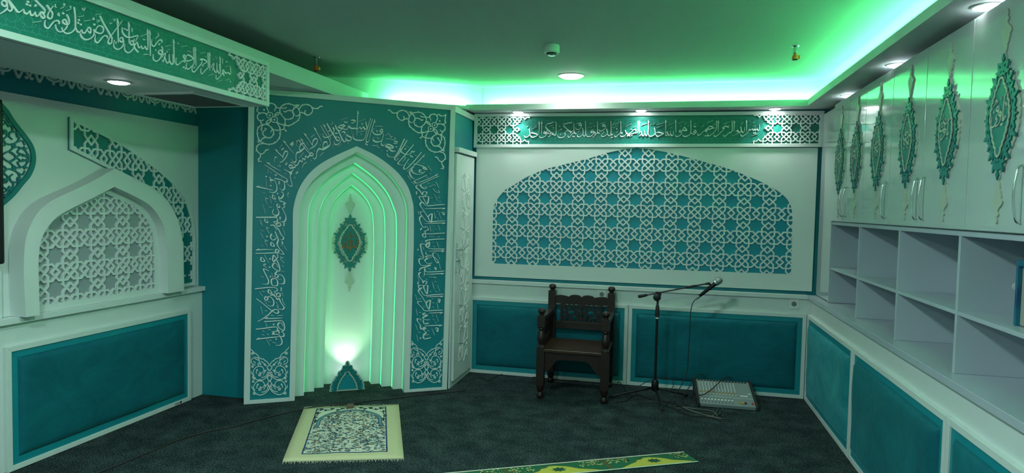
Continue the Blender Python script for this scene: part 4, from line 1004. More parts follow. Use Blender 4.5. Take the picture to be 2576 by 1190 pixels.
for c in range(10):
    a=.022+c*.0265
    b=NB(); pbox(b,MX,a-.0014,.02,a+.0014,.108,0,.0006); obj('fader_slot',b,M['dark'],mxr)
    b=NB(); pbox(b,MX,a-.0065,.055,a+.0065,.075,.001,.009); obj('fader',b,M['plastic'],mxr,.001)
for a,m_ in ((.315,'yellowc'),(.338,'yellowc'),(.361,'rubber'),(.415,'redc')):
    b=NB(); pbox(b,MX,a-.0065,.035,a+.0065,.055,.001,.009); obj('fader',b,M[m_],mxr,.001)
b=NB(); pbox(b,MX,.335,.15,.395,.165,0,.002); pbox(b,MX,.40,.19,.425,.20,0,.003); obj('meter',b,M['plastic'],mxr)
b=NB()
for c in range(16): pbox(b,MX,.015+c*.0255,Ly-.022,.034+c*.0255,Ly-.008,0,.002)
obj('input_sockets',b,M['dark'],mxr)
# cables to and around the mixer
cable('jack_cable',[(.395,5.88,.155),(.37,5.885,.175),(.33,5.86,.165),(.27,5.78,.10),(.22,5.70,.03),(.19,5.62,.006),(.21,5.52,.006),(.18,5.44,.006)],.004,M['rubber'],'cable plugged into the top left of the mixer and looping down','cable','loose cables around the mixer')
cable('jack_cable',[(.62,5.87,.155),(.58,5.85,.175),(.52,5.78,.155),(.44,5.66,.11),(.37,5.56,.085),(.315,5.53,.075),(.27,5.49,.03),(.20,5.46,.006),(.13,5.42,.006)],.0045,M['rubber'],'cable sagging across the front of the mixer panel','cable','loose cables around the mixer')
M['silverwire']=mat('pale_wire',(.13,.145,.12),.4)
M['brownwire']=mat('brown_wire',(.03,.022,.018),.5)
TG=[([(1700,1010),(1690,1020),(1710,1035),(1745,1046),(1775,1048),(1800,1052),(1815,1060)],.004,'brownwire','lowest dark cable of the tangle in front of the mixer'),
([(1705,1018),(1730,1030),(1760,1040),(1790,1048),(1818,1054)],.0045,'silverwire','pale cable at the front of the tangle before the mixer'),
([(1695,1012),(1720,1025),(1752,1036),(1785,1040),(1812,1044),(1816,1052)],.004,'rubber','black cable in the middle of the tangle before the mixer'),
([(1712,1022),(1745,1028),(1775,1031),(1795,1036),(1805,1046)],.004,'silverwire','pale cable along the back of the tangle before the mixer'),
([(1790,1047),(1802,1038),(1808,1026),(1816,1022),(1818,1030)],.003,'silverwire','thin pale cable curling up at the end of the tangle')]
for pts,r,m_,lab in TG: cable('loose_cable',[fl(u,v,.006+.004*(i%2)) for i,(u,v) in enumerate(pts)],r,M[m_],lab,'cable','loose cables around the mixer')
cable('coiled_cable',[(-.02+.16*math.cos(t)*(1+.06*math.sin(3*t))-.02,5.50+.10*math.sin(t),.10+.09*math.sin(t+.7)*1.0) for t in [k*.42 for k in range(32)]],.003,M['rubber'],'thin black cable coiled around the foot of the microphone stand','cable','loose cables around the mixer',6,3)
cable('loose_cable',[fl(1548,1012),fl(1575,1008),fl(1590,996),fl(1608,994),fl(1640,1004),fl(1675,1010),fl(1700,1016)],.004,M['rubber'],'black cable on the carpet between chair and mixer','cable','loose cables around the mixer')
cable('loose_cable',[fl(1552,968),fl(1558,961,.03),fl(1570,975),fl(1580,990),fl(1600,998)],.003,M['rubber'],'short kinked cable beside the right rear chair leg','cable','loose cables around the mixer')
cable('floor_cable',[fl(150,1215),fl(250,1188),fl(345,1150),fl(440,1110),fl(500,1092),fl(545,1081),fl(590,1073),fl(625,1062),fl(700,1043),fl(760,1030),fl(800,1022,.016),fl(870,1016,.016),fl(930,1008),fl(1000,1001),fl(1070,992),fl(1130,986),fl(1170,982)],.004,M['brownwire'],'long thin dark cable crossing the carpet from the left to the niche','cable')
cable('floor_cable',[fl(1185,955),fl(1203,950),fl(1218,953),fl(1228,958),fl(1245,948),fl(1262,942),fl(1300,944),fl(1360,950),fl(1420,956),fl(1455,958)],.003,M['brownwire'],'thin dark cable on the carpet along the foot of the back wall','cable')
plug=thing('cable_plug',fl(1811,1040,.0),'shiny silver jack plug lying at the end of the cable tangle','plug')
p=V(fl(1811,1040,.008)); b=NB(); lathe(b,[(.006,-.02),(.006,.01),(.003,.012),(.003,.035),(.001,.037)],p,(.3,1,.0),10); obj('plug_body',b,M['chrome'],plug,0,.6)
b=NB(); tube(b,[p+V((-.006,-.02,0)),p+V((-.015,-.05,-.002))],.0035); obj('strain_relief',b,M['rubber'],plug)
# ---------------------------------------------------------------- prayer rug with fringe, prayer stone
def multi(name,faces_by_mat,pl,parent,h):
    """flat coloured pattern pieces as one mesh with several materials"""
    bm=NB(); mats=[]
    for m_,polys,hh in faces_by_mat:
        mats.append(m_)
        for p in polys:
            if area(p)<0: p=p[::-1]
            f=bm.faces.new([bm.verts.new(pl(*q,h+hh)) for q in p]); f.material_index=len(mats)-1
    w=parent.location
    bmesh.ops.transform(bm,matrix=Matrix.Translation(-w),verts=bm.verts[:])
    me=bpy.data.meshes.new(name); bm.to_mesh(me); bm.free(); o=bpy.data.objects.new(name,me); COL.objects.link(o); o.parent=parent
    for m_ in mats: me.materials.append(m_)
    return o
c00=V(fl(711,1163,0)); c10=V(fl(1016,1155,0)); c11=V(fl(1003,1021,0)); c01=V(fl(765,1028,0))
def RG(u,v,h=0):
    p=c00*(1-u)*(1-v)+c10*u*(1-v)+c11*u*v+c01*(1-u)*v
    wob=.010+.004*math.sin(9*v+1)*math.sin(3*u)+.002*math.sin(17*u+4*v)
    return V((p.x,p.y,h+max(.004,wob)))
M['rugcream']=mat('rug_cream',(.60,.56,.33),.85,bump=(400,.3,.002)); M['rugwhite']=mat('rug_ivory',(.66,.66,.52),.85,bump=(400,.3,.002))
M['rugblue']=mat('rug_blue',(.008,.045,.16),.85); M['rugdark']=mat('rug_black',(.012,.025,.04),.85); M['rugteal']=mat('rug_teal',(.12,.30,.34),.85); M['rugbrown']=mat('rug_brown',(.22,.12,.035),.85); M['rugolive']=mat('rug_olive',(.11,.12,.05),.85); M['fringe']=mat('rug_fringe',(.58,.58,.45),.9)
rg=thing('prayer_rug',(c00+c11)/2,'cream prayer rug with floral arch and fringed ends in front of the niche','rug')
bm=NB(); NU,NV=14,22; g=[[bm.verts.new(RG(i/NU,j/NV)) for i in range(NU+1)] for j in range(NV+1)]; g0_=[[bm.verts.new((v.co.x,v.co.y,.002)) for v in r] for r in g]
for j in range(NV):
    for i in range(NU): bm.faces.new((g[j][i],g[j][i+1],g[j+1][i+1],g[j+1][i]))
for j in range(NV):
    for i in (0,NU): bm.faces.new((g[j][i],g[j+1][i],g0_[j+1][i],g0_[j][i]))
for i in range(NU):
    for j in (0,NV): bm.faces.new((g[j][i],g[j][i+1],g0_[j][i+1],g0_[j][i]))
obj('pile',bm,M['rugcream'],rg,0,'all')
def dense(poly,n=6):
    out=[]
    for i,p in enumerate(poly):
        q=poly[(i+1)%len(poly)]; out+=[(p[0]+(q[0]-p[0])*k/n,p[1]+(q[1]-p[1])*k/n) for k in range(n)]
    return out
def grid_rect(u0,v0,u1,v1,n=10):
    return [rect(u0+(u1-u0)*i/n,v0+(v1-v0)*j/n,u0+(u1-u0)*(i+1)/n,v0+(v1-v0)*(j+1)/n) for i in range(n) for j in range(n)]
arc=[(.185,.545),(.20,.62),(.20,.70),(.25,.78),(.36,.86),(.50,.895),(.64,.86),(.76,.78),(.80,.70),(.80,.62),(.815,.545)]
arcs=spline(arc,4)
rr=random.Random(3)
fl_d,fl_b,fl_br,fl_t,fl_o=[],[],[],[],[]
def infield(u,v):
    if not(.155<u<.845 and .10<v<.895): return False
    if v>.56:
        lim=min(abs(u-.5),.3); top_=.885-.20*(abs(u-.5)/.30)**2.2
        return v<top_ and .22<u<.78
    return True
for k in range(1500):
    u,v=rr.uniform(.15,.85),rr.uniform(.1,.9)
    if not infield(u,v): continue
    an=rr.uniform(0,6.28); L=rr.uniform(.013,.030); W2=L*rr.uniform(.18,.34)
    p=[(u+(a-u),v+(b_-v)*.62) for a,b_ in leaf((u,v),an,L,W2)]
    rr.choice([fl_d,fl_d,fl_b,fl_br,fl_t,fl_o]).append(p)
    if rr.random()<.16:
        for m in range(5): 
            d=disc((u+.009*math.cos(m*1.257),v+.006*math.sin(m*1.257)),.0058,6,.7); (fl_t if rr.random()<.4 else fl_b if rr.random()<.5 else fl_br).append(d)
    if rr.random()<.35:
        fl_d+=line(spline([(u,v),(u+rr.uniform(-.03,.03),v+rr.uniform(-.01,.01)),(u+rr.uniform(-.04,.04),v+rr.uniform(-.02,.02))],3),.0022)
sp=[]
for m in (1,-1):
    X=lambda u:.5+m*(u-.5)
    for pts in ([(.86,.93),(.82,.91),(.79,.93),(.81,.95),(.85,.94)],[(.78,.90),(.72,.91),(.68,.94),(.72,.95)],[(.66,.92),(.60,.93),(.57,.95)],[(.84,.88),(.83,.82),(.85,.77)],[(.80,.85),(.84,.84)],[(.84,.72),(.83,.66),(.86,.62)],[(.55,.92),(.53,.95)]):
        sp+=line([(X(u),v) for u,v in spline(pts,4)],.010)
    for u,v in ((.81,.925),(.70,.93),(.60,.945),(.84,.85),(.845,.75),(.835,.68),(.76,.905),(.64,.905)):
        sp+=[leaf((X(u),v),an,.028,.009) for an in (0.3,2.2,4.4)]
multi('woven_pattern',[(M['rugblue'],grid_rect(.135,.085,.865,.965),.0006),(M['rugwhite'],grid_rect(.148,.095,.852,.957),.0012),
 (M['rugteal'],line(arcs,.032),.0018),(M['rugdark'],line([(a+(a-.5)*.055,b_+.012*(b_-.5)) for a,b_ in arcs],.006)+line([(a-(a-.5)*.055,b_-.030*(b_-.5)) for a,b_ in arcs],.006),.0022),
 (M['rugbrown'],line([(.152,.60),(.195,.60)],.012)+line([(.152,.53),(.195,.53)],.008)+line([(.848,.60),(.805,.60)],.012)+line([(.848,.53),(.805,.53)],.008),.0024),(M['rugblue'],[disc((.17,.565),.010,8),disc((.83,.565),.010,8)]+fl_b,.0026),
 (M['rugdark'],fl_d+sp,.0023),(M['rugbrown'],fl_br,.0025),(M['rugteal'],fl_t+[disc(p,.004,6,.7) for p in arcs[::2]],.0027),(M['rugolive'],fl_o,.0028)],RG,rg,0)
for v0,sg,nm in ((0,-1,0),(1,1,0)):
    bm=NB()
    for k in range(90):
        u=(k+.5)/90; L=rr.uniform(.02,.045); p=RG(u,v0); d=(RG(.5,v0)-RG(.5,1-v0)); d.z=0; d.normalize(); s_=V((d.y,-d.x,0))
        q=p+d*L+s_*rr.uniform(-.012,.012); q.z=.003; mid=p+d*L*.5; mid.z=.008
        tube(bm,[V((p.x,p.y,.008)),mid,q],[.0018,.0016,.0008],4,False)
    obj('fringe',bm,M['fringe'],rg)
st=thing('prayer_stone',RG(.5,.965),'small brown prayer stone at the head of the prayer rug','prayer stone')
M['clay']=mat('brown_clay',(.13,.085,.055),.7)
p=RG(.485,.972); d=(RG(.9,.97)-RG(.1,.97)); d.z=0; d.normalize(); PLs=Plane(p,d,V((-d.y,d.x,0)))
b=NB(); pbox(b,PLs,-.026,-.04,.026,.04,.002,.020); obj('clay_tablet',b,M['clay'],st,.004)
# ---------------------------------------------------------------- green and yellow runner strip
M['rungreen']=mat('runner_green',(.012,.20,.085),.85,bump=(300,.3,.002)); M['rundark']=mat('runner_dark_green',(.006,.075,.035),.85); M['runyel']=mat('runner_yellow',(.50,.46,.06),.85); M['runedge']=mat('runner_edge',(.55,.60,.50),.85); M['runbrown']=mat('runner_olive',(.12,.10,.02),.85); M['runpale']=mat('runner_pale_flower',(.38,.40,.14),.85)
ra=V(fl(1720,1139,0)); rb=V(fl(1757,1164,0)); rc=V(fl(1190,1187,0)); ed=(rc-ra); Lr=1.75; ed.z=0; ed.normalize(); wd=(rb-ra); Wr=wd.length
def RN(a,b_,h=0):   # a along the strip in metres from its right end, b across 0..1
    p=ra+ed*a+wd*b_; return V((p.x,p.y,h+.006))
rn=thing('floor_runner',RN(.6,.5),'narrow green and yellow patterned runner strip lying in the foreground','runner')
bm=NB(); nn=40
t_=[[bm.verts.new(RN(Lr*i/nn,j/4)) for j in range(5)] for i in range(nn+1)]; tb=[[bm.verts.new(RN(Lr*i/nn,j/4)-V((0,0,.005))) for j in range(5)] for i in range(nn+1)]
for i in range(nn):
    for j in range(4): bm.faces.new((t_[i][j],t_[i][j+1],t_[i+1][j+1],t_[i+1][j]))
    for j in (0,4): bm.faces.new((t_[i][j],t_[i+1][j],tb[i+1][j],tb[i][j]))
for j in range(4): bm.faces.new((t_[0][j],t_[0][j+1],tb[0][j+1],tb[0][j]))
obj('weave',bm,M['rungreen'],rn)
grid=[];yel=[];fl_=[];br2=[];pal=[]
for k in range(0,140):
    a=.02+k*.0125
    if a>Lr: break
    grid+=[rect(a,.05,a+.004,.95)]
for j in range(12): grid+=[rect(i*.05,.05+j*.078,i*.05+.05,.068+j*.078) for i in range(int(Lr/.05))]
for c0 in (.12,.76,1.40):
    c=c0+.15; hw=.29
    K=1.45
    q=[(c-hw,1.0)]+[(c+dx*K,1-y) for dx,y in ((-.16,.14),(-.145,.20),(-.11,.30),(-.09,.36),(-.06,.56),(-.04,.66),(0,.78),(.035,.78),(.05,.66),(.075,.62),(.085,.48),(.11,.38),(.15,.20),(.165,.12))]+[(c+hw,1.0)]
    q=[(min(max(a,.015),Lr-.01),b_) for a,b_ in q]
    yel.append(q); br2+=line(q,.009)
    for m in range(8): fl_.append([(c+.050*math.cos(m*.785+s_)*r_,.56+.20*math.sin(m*.785+s_)*r_) for s_,r_ in ((0,1),(.39,.62),(.785,1),(.4,.0))])
    pal+=[disc((c+rr.uniform(-.30,-.15),rr.uniform(.08,.5)),.008,6,7) for _ in range(26)]+[disc((c+rr.uniform(.15,.30),rr.uniform(.08,.5)),.008,6,7) for _ in range(26)]
    br2+=line([(c-.315,.05),(c-.315,.95)],.012,False)+line([(c+.315,.05),(c+.315,.95)],.012,False)
ok_=lambda L:[p for p in L if max(a for a,_ in p)<=Lr and min(a for a,_ in p)>=0]
yel,fl_,pal,br2=[ok_(L) for L in (yel,fl_,pal,br2)]
br2+=[rect(i*.05,.06,i*.05+.05,.085) for i in range(int(Lr/.05))]
edge=[rect(i*.05,-.02,i*.05+.05,.055) for i in range(int(Lr/.05))]+[rect(i*.05,.945,i*.05+.05,1.02) for i in range(int(Lr/.05))]
multi('woven_pattern',[(M['rundark'],grid,.0005),(M['runyel'],yel,.0010),(M['runbrown'],br2,.0014),(M['rundark'],fl_,.0018),(M['runpale'],pal,.0016),(M['runedge'],edge,.0020)],RN,rn,0)
# ---------------------------------------------------------------- raised calligraphy, traced stroke by stroke
def letters(pl,ox,oy,s,nibdeg,w,text):
    out=[]
    for t in text.split(';'):
        t=t.split()
        if not t: continue
        f=t[0] if t[0] in 'td' else ''
        pts=[pl.px(ox+float(a)/s,oy+float(b_)/s) for a,b_ in (q.split(',') for q in (t[1:] if f else t))]
        if f=='d':
            c=pts[0]; r=w*.62; a=math.radians(nibdeg-10)
            out.append([(c[0]+r*math.cos(a+k*1.5708),c[1]+r*math.sin(a+k*1.5708)) for k in range(4)])
        elif f=='t':
            out+=pen(pts,w*.42,math.radians(nibdeg),.62,.7,.7,4)
        else:
            out+=pen(pts,w,math.radians(nibdeg),.40,.9,.45,5)
            L=sum(math.dist(a,b_) for a,b_ in zip(pts,pts[1:])); ch=math.dist(pts[0],pts[-1])
            if L>w*7 and ch>.96*L:
                p,q=pts[0],pts[1]; l=math.dist(p,q); tx,ty=(q[0]-p[0])/l,(q[1]-p[1])/l; sg=1 if (ty*math.cos(math.radians(nibdeg-60))-tx*math.sin(math.radians(nibdeg-60)))<0 else -1
                nx,ny=(-ty*sg,tx*sg)
                out.append([(p[0]-tx*w*.5,p[1]-ty*w*.5),(p[0]+nx*w*.95+tx*w*1.9,p[1]+ny*w*.95+ty*w*1.9),(p[0]+tx*w*1.7-nx*w*.25,p[1]+ty*w*1.7-ny*w*.25)])
    return out
BA="252,312 268,380 262,432 215,478 170,485 152,448;432,432 360,408 300,398 275,412;432,436 380,470 320,487 282,462 270,420;t 300,330 415,272;t 362,262 412,238;t 205,285 232,262;450,172 456,290 450,405;502,168 506,290 500,425;752,168 700,198 630,215 590,258 598,300 650,350 692,395 660,412 610,418;640,345 605,360 610,395 645,390 650,352;600,415 560,372 548,402 590,412 588,450 530,490 478,492 455,458;t 655,270 740,238;795,168 798,300 792,425 762,442 735,415 715,395;715,395 690,410 655,475 640,470;715,400 735,430 700,440;t 730,300 745,285 750,310;965,398 985,440 950,480 890,495 840,475 822,430;1122,188 1060,195 985,215 950,248 985,290 1050,345 1105,372;1140,352 1105,375 1040,352 1000,365 975,400;t 845,265 880,255 860,275;t 920,225 970,195;t 830,370 890,330;d 890,425;d 900,330;1160,198 1158,300 1168,385 1205,420;1205,418 1155,398 1110,435 1070,485 1040,475 1038,440;1305,225 1275,205 1258,235 1290,248 1310,235 1305,280 1260,325 1210,325 1185,290;t 1210,215 1300,185;1330,300 1345,380 1330,440 1270,478 1230,465 1225,430;1390,162 1395,300 1390,440 1360,460 1340,420;t 1230,390 1280,350;d 1095,400;d 1135,470;d 1160,475;1545,330 1520,345 1500,375 1530,385 1550,360 1555,410 1510,460 1450,475 1415,455 1412,420;1560,385 1590,400 1580,440;1632,165 1635,290 1640,390 1680,410;1680,408 1640,400 1600,430 1560,480 1530,488;t 1450,290 1470,280;t 1490,295 1520,270;t 1480,215 1530,190;t 1560,260 1595,250;1785,245 1750,225 1735,255 1770,265 1790,250 1785,310 1740,345 1690,360 1665,330;t 1690,215 1790,180;1815,310 1835,380 1825,430 1770,468 1725,470 1710,430;t 1730,420 1775,370;1905,165 1910,300 1905,420 1880,455 1850,440 1835,420;1905,420 1930,440 1950,410;t 1935,300 2040,258;t 1940,240 1980,190;t 1985,230 2075,195;2105,160 2108,290 2110,400 2145,405;2145,402 2100,398 2050,440 2010,475 1980,465 1978,440;d 2025,315;d 1910,490;d 1935,490;t 2010,395 2050,360;2195,340 2215,400 2200,440 2150,470 2105,465 2095,430;2215,400 2250,420 2235,460 2270,450 2300,470;2300,440 2260,430 2330,370 2385,330 2420,350 2390,400 2330,415 2280,420;2452,150 2455,290 2450,380 2420,400 2390,400;2478,150 2485,290 2480,395;t 2230,250 2335,210;t 2300,330 2320,320 2340,335;t 2200,280 2240,260;t 2360,290 2410,270;d 2330,450"
BB="60,420 90,370 110,390 90,450 60,455;110,400 130,450 160,450 175,410;175,340 185,420 210,455 230,420 232,340;248,145 252,300 248,440;370,290 385,350 385,420 340,455 290,468 262,450 258,420;560,410 500,395 440,385 405,400;560,412 500,445 440,468 405,440 395,400;t 100,250 225,205;t 335,235 395,195;t 410,300 545,245;t 415,235 580,190;t 290,240 310,215;598,135 602,270 598,400;595,420 620,380 640,395 620,450 590,440;640,400 660,445 690,430 700,350;700,420 725,455 755,430 760,350;800,135 805,270 808,390;t 640,245 775,190;t 660,190 680,175;t 690,300 720,290;905,340 880,350 885,380 920,375 915,420 870,460 810,470 785,440;1000,285 960,300 950,340 990,350 1030,345 1000,310 965,290;945,345 920,350;t 845,210 970,160;t 970,230 1010,190;1110,140 1112,270 1105,400 1060,450 990,470 950,455 945,425;1215,350 1185,345 1165,375 1200,390 1218,360 1215,400 1180,425 1130,410 1110,385;t 1040,265 1075,255;d 1180,270;d 1205,270;t 1160,235 1215,205;t 890,270 920,240;1420,360 1390,350 1350,380 1300,430 1260,445 1242,420 1250,390;1560,280 1510,265 1470,280 1440,300;1440,300 1480,325 1560,300 1610,300;1410,320 1440,345 1430,375 1400,370;1628,150 1630,300 1600,360 1540,420 1480,460 1455,440 1458,410;1662,150 1665,270 1662,375;t 1435,195 1560,145;t 1330,280 1380,230;d 1405,455;d 1435,455;1880,285 1820,265 1770,275 1745,300;1745,300 1790,310 1730,370 1660,440 1600,470 1580,450 1582,420;1945,150 1948,300 1940,370 1880,400 1830,450 1790,465 1765,440;1982,150 1985,270 1982,375;t 1770,220 1885,180;t 1560,240 1600,225;t 1870,250 1900,240;2020,380 2045,350 2065,380 2040,410;2060,340 2080,380 2115,385 2130,330;2120,270 2130,330 2150,380 2190,375 2200,280;2232,140 2236,270 2232,365;t 2120,225 2160,215;t 2140,190 2165,180;t 1945,455 2080,410;2320,350 2290,330 2275,370 2230,420 2160,465 2125,450 2118,420;2320,350 2350,320 2380,350 2400,320 2420,345 2450,320 2470,345 2500,320 2490,225;t 2370,190 2410,185;t 2365,265 2425,255;t 2335,460 2475,415;d 2415,400;d 2380,400;t 2290,160 2310,175"
L1="60,40 100,20 160,40 190,110 150,170 90,150 55,90 60,40;190,110 200,200 160,270 80,330 0,380;210,0 270,90 320,180 330,250 280,300 220,270 200,220;230,0 330,130 420,250 480,320 560,310 640,240;640,250 660,340 730,370 800,310 820,280;810,290 830,390 890,410 940,350 960,310;950,340 980,430 1050,410 1090,340 1120,320 1200,350 1220,300;950,0 1060,110 1170,220 1215,290 1200,360;1090,340 1100,420 1160,490 1210,470 1180,390 1110,350;d 760,50;d 735,120;d 810,150;t 940,180 985,160 965,120 945,170;t 890,605 1115,570;1265,140 1310,200 1370,290 1420,370 1400,480 1330,500 1290,450 1310,360 1350,290 1440,160;1600,650 1590,590 1530,555 1450,590 1370,690 1310,760 1240,740 1210,650 1230,540;1800,390 1840,460 1870,560 1860,640 1790,660 1710,620 1700,550 1750,530 1790,580 1815,650 1800,740 1730,820 1650,860 1570,840 1520,760 1500,660;d 1710,360;t 1640,230 1740,180;t 1730,90 1755,120 1735,150 1720,110;t 1790,295 1930,240;t 1890,160 1915,185 1905,220;t 1500,110 1495,180 1530,205;2005,190 2030,400 2040,600 2030,760 1960,850 1850,900 1760,890 1700,830 1670,740;2040,740 2080,840 2150,870 2210,800;2200,800 2230,880 2300,880 2350,800 2400,740;2350,800 2400,740 2450,800 2440,890 2380,850 2360,800;d 2130,540;d 2110,620;d 2180,660;t 2120,455 2270,425;t 2270,570 2430,540;t 2220,210 2260,290 2300,210;t 1560,400 1600,430 1590,350 1560,400"
L2="240,570 270,670 350,740 450,740 550,690 610,600 600,470;600,470 650,540 760,580 850,540 860,450 810,390 730,380 680,440 640,540;t 650,70 810,50;d 620,340;t 690,220 760,240 700,280;t 590,150 580,210 615,200 595,160;970,710 960,660 900,640 830,690 770,770 700,830 650,800 635,720 650,600;765,100 860,300 960,470 1050,630 1090,720 1080,830 1020,860 990,800 1020,710 1060,650 1200,470 1370,240;1240,200 1250,400 1260,600 1265,830;1400,780 1370,700 1310,710 1300,780 1360,810 1400,790 1400,880 1340,970 1240,1010 1160,960 1140,850 1160,760;t 1110,185 1185,210 1130,250;t 1030,290 1065,320 1095,290;1380,420 1370,510 1410,610 1500,680 1620,680 1720,650 1790,640 1770,700 1730,790;1540,290 1550,450 1555,650 1560,850;d 1440,460;d 1495,490;t 1630,430 1640,540;1680,890 1660,790 1600,790 1590,860 1640,890 1690,870 1680,970 1620,1050 1530,1100 1450,1050 1430,950 1440,860;1800,1090 1740,1030 1700,960 1680,880;1690,950 1720,870 1770,830 1790,900 1830,970 1880,910;1880,910 1900,980 1950,980 1980,920;1980,920 2010,1000 2050,1000 2065,900;2050,480 2060,700 2065,920;2105,510 2115,750 2125,1000 2130,1190;t 1870,665 2040,590;t 1930,720 1960,760 1990,740;t 1690,720 1700,790;2440,830 2430,770 2370,760 2300,830 2240,920 2180,910 2160,840 2170,740;d 2360,875;t 2330,570 2350,640 2260,720;t 1200,790 1195,850 1220,850;t 1940,1160 2000,1140 2080,1150"
L3="430,240 450,330 440,420 380,420 350,370 390,330 430,370 420,460 370,540 310,580 250,560 230,490 235,420;430,500 470,420 510,410 490,500 460,590 440,560;500,500 530,600 570,620 600,570 600,420;600,570 640,640 680,640 690,560 680,420;695,90 705,300 715,630;t 500,245 640,215;t 540,340 560,390;t 570,310 610,320;t 865,250 1015,225;t 800,150 810,200;t 290,300 300,350;960,610 930,570 870,600 800,660 760,650 750,590 760,500;1150,520 1090,470 1030,440 990,460 960,540;960,540 920,470 940,440 990,500;1150,530 1080,560 1000,575 960,540;1155,265 1165,450 1165,620 1110,700 1040,760 1000,750 990,690 1000,610;1190,270 1200,450 1210,690;1460,590 1400,550 1330,530 1300,540;1460,600 1390,640 1340,680;1300,540 1350,570 1330,640 1260,720 1180,820 1130,810 1120,740 1140,690;d 1165,725;d 1365,690;d 930,720;d 965,750;t 1310,400 1430,380;t 1010,340 1050,370;t 1070,350 1100,380;t 1410,470 1440,490;1485,390 1490,600 1490,720 1430,780 1370,850 1340,870 1320,820 1325,740;1520,390 1525,600 1530,790;1560,730 1590,650 1620,650 1600,740 1580,800;1610,740 1640,820 1680,830 1690,740 1690,620;1690,780 1730,850 1760,830 1740,650;1755,480 1765,650 1770,860;t 1490,910 1620,870;t 1600,530 1640,540;t 1660,480 1690,530;1850,920 1830,870 1790,880 1740,950 1700,990 1670,970 1670,890;1850,920 1815,820 1830,780 1870,850 1900,860;1880,830 1910,860 1940,840 1960,860 1990,880 2005,840 1990,690;t 1880,580 1920,590 1890,620;t 1870,700 1940,690;t 1880,1020 1990,985;t 1705,1045 1800,1020;d 1995,1045;t 1820,520 1820,640"
M1_="85,50 200,38 330,25 440,25 490,45 500,85 450,100;440,100 480,140 520,130 555,140 550,190 500,190 490,150 530,130;365,170 430,170 460,200 440,150 400,165;480,200 500,250 540,230 560,290 600,350 630,400 600,435 530,425 490,360;t 600,220 600,280 650,360;t 480,290 530,390;d 575,40;d 575,75;340,60 335,120 400,140 370,80 345,65;t 170,100 225,190;t 220,95 270,105;t 590,110 615,190;300,190 265,220 280,260 320,250 325,205 370,200 420,250 440,310 420,365 370,370 320,355;t 260,270 310,340;t 320,290 380,300;108,232 200,300 300,380 400,460 480,505 525,490 510,445 450,440 400,470 330,540 230,610 140,660;t 190,380 230,525;t 270,460 315,465;270,605 400,605 600,595;255,662 400,655 560,645 610,670 635,740 630,820 580,850;630,830 560,800 515,740 530,690 580,690 610,750;580,850 620,880 625,930 590,945 540,945;100,805 250,790 420,765 490,770 510,820 470,850 400,850;400,850 440,870 410,900 480,900 540,920 580,990 590,1060 550,1105 470,1105;115,995 300,970 450,955 560,945;d 435,715;d 480,990;d 530,840;d 535,870;t 285,680 305,760;t 330,815 385,820;t 225,830 260,855;t 310,890 350,915;t 215,905 260,920;t 300,990 360,1110;t 350,1010 395,1025;t 410,1050 470,1070;t 375,545 435,550;t 510,550 610,550"
M2_="500,100 530,130 570,220 620,280 600,320 550,320;500,0 560,20 560,60 500,50;375,45 440,45 470,60;460,165 490,240 520,320 500,400 540,480 600,550 620,590 570,590 520,570;400,210 375,260 400,320 450,320 490,280;d 630,15;d 625,45;t 190,0 225,65;t 285,75 320,100 350,100 300,110 355,205;t 190,140 250,160;t 600,95 650,235;t 195,195 240,295;d 310,260;t 265,310 300,345 325,345 270,345 320,455;t 420,255 470,260;390,365 385,430 445,440 420,385 395,370;d 595,365;d 600,395;t 200,430 245,440;t 560,430 600,435;t 620,430 680,520;105,515 250,505 425,505;95,575 250,575 460,565 510,560 530,520 490,500 465,540 500,590 515,640 490,680;490,680 440,610 420,660 420,720 470,740;430,740 480,690 510,740 540,820 550,900 510,910;540,910 470,880 415,830 430,770 480,770 520,840;500,910 460,960 480,970 520,990 500,1030 455,1020 470,970;530,970 590,990 635,1060 630,1130 590,1150 540,1140;460,1050 400,1060 390,1120 420,1180 490,1180;460,1045 500,1080 510,1160 480,1190;200,645 200,720 265,720 235,665 205,650;t 260,605 345,755;d 365,680;t 235,790 270,800 285,770 240,800 320,855;d 360,835;t 555,630 590,660 620,660 560,670 630,760;t 580,810 630,825;t 580,910 640,925;345,905 270,870 245,880 280,960 320,1040 340,1100 320,1150 220,1150;t 195,1010 250,1025;d 375,1010;t 395,940 435,1060;t 520,1060 580,1070"
M3_="95,460 200,480 380,520;235,95 350,170 480,260 600,330 610,370 570,380 510,350 400,325;270,60 390,140 510,205;400,325 480,340 550,370 570,440 560,500 530,520 480,485;310,295 340,330 330,360 380,350 420,390 440,460 430,530 380,560 310,545;t 300,165 290,240;d 262,293;t 260,340 265,465;d 337,445;t 330,385 365,395;d 478,380;d 475,410;t 395,265 440,260 410,280;t 335,215 360,235;t 200,555 250,570;t 510,310 545,320;d 605,75;d 590,95;t 450,110 500,125 480,90;510,545 540,560 545,610 500,660 470,630 490,690 530,700;470,620 485,690 530,710 580,730 550,760 570,790 540,820;520,810 560,880 590,960 580,1020 540,1050 490,1035;t 610,545 640,570 615,590 630,645;d 450,575;375,590 365,650 415,660 390,605;t 320,610 350,735;t 240,630 280,660 295,660 250,670 285,755;t 400,700 435,705;445,740 445,800 490,795 465,755;t 205,760 250,910;t 310,800 355,800;440,820 470,870 460,930 400,935 365,890 385,840;90,970 250,970 420,965 450,930;420,970 450,1000 440,1040 380,1040;t 155,1005 200,1115;240,990 245,1045 290,1050 265,1000;380,1040 420,1080 470,1060 505,1080 480,1120 430,1110 450,1070;330,1100 390,1110 440,1190;420,1120 450,1160 480,1190;d 493,970;d 493,995;d 560,1080;d 555,1105;t 535,1140 550,1190"
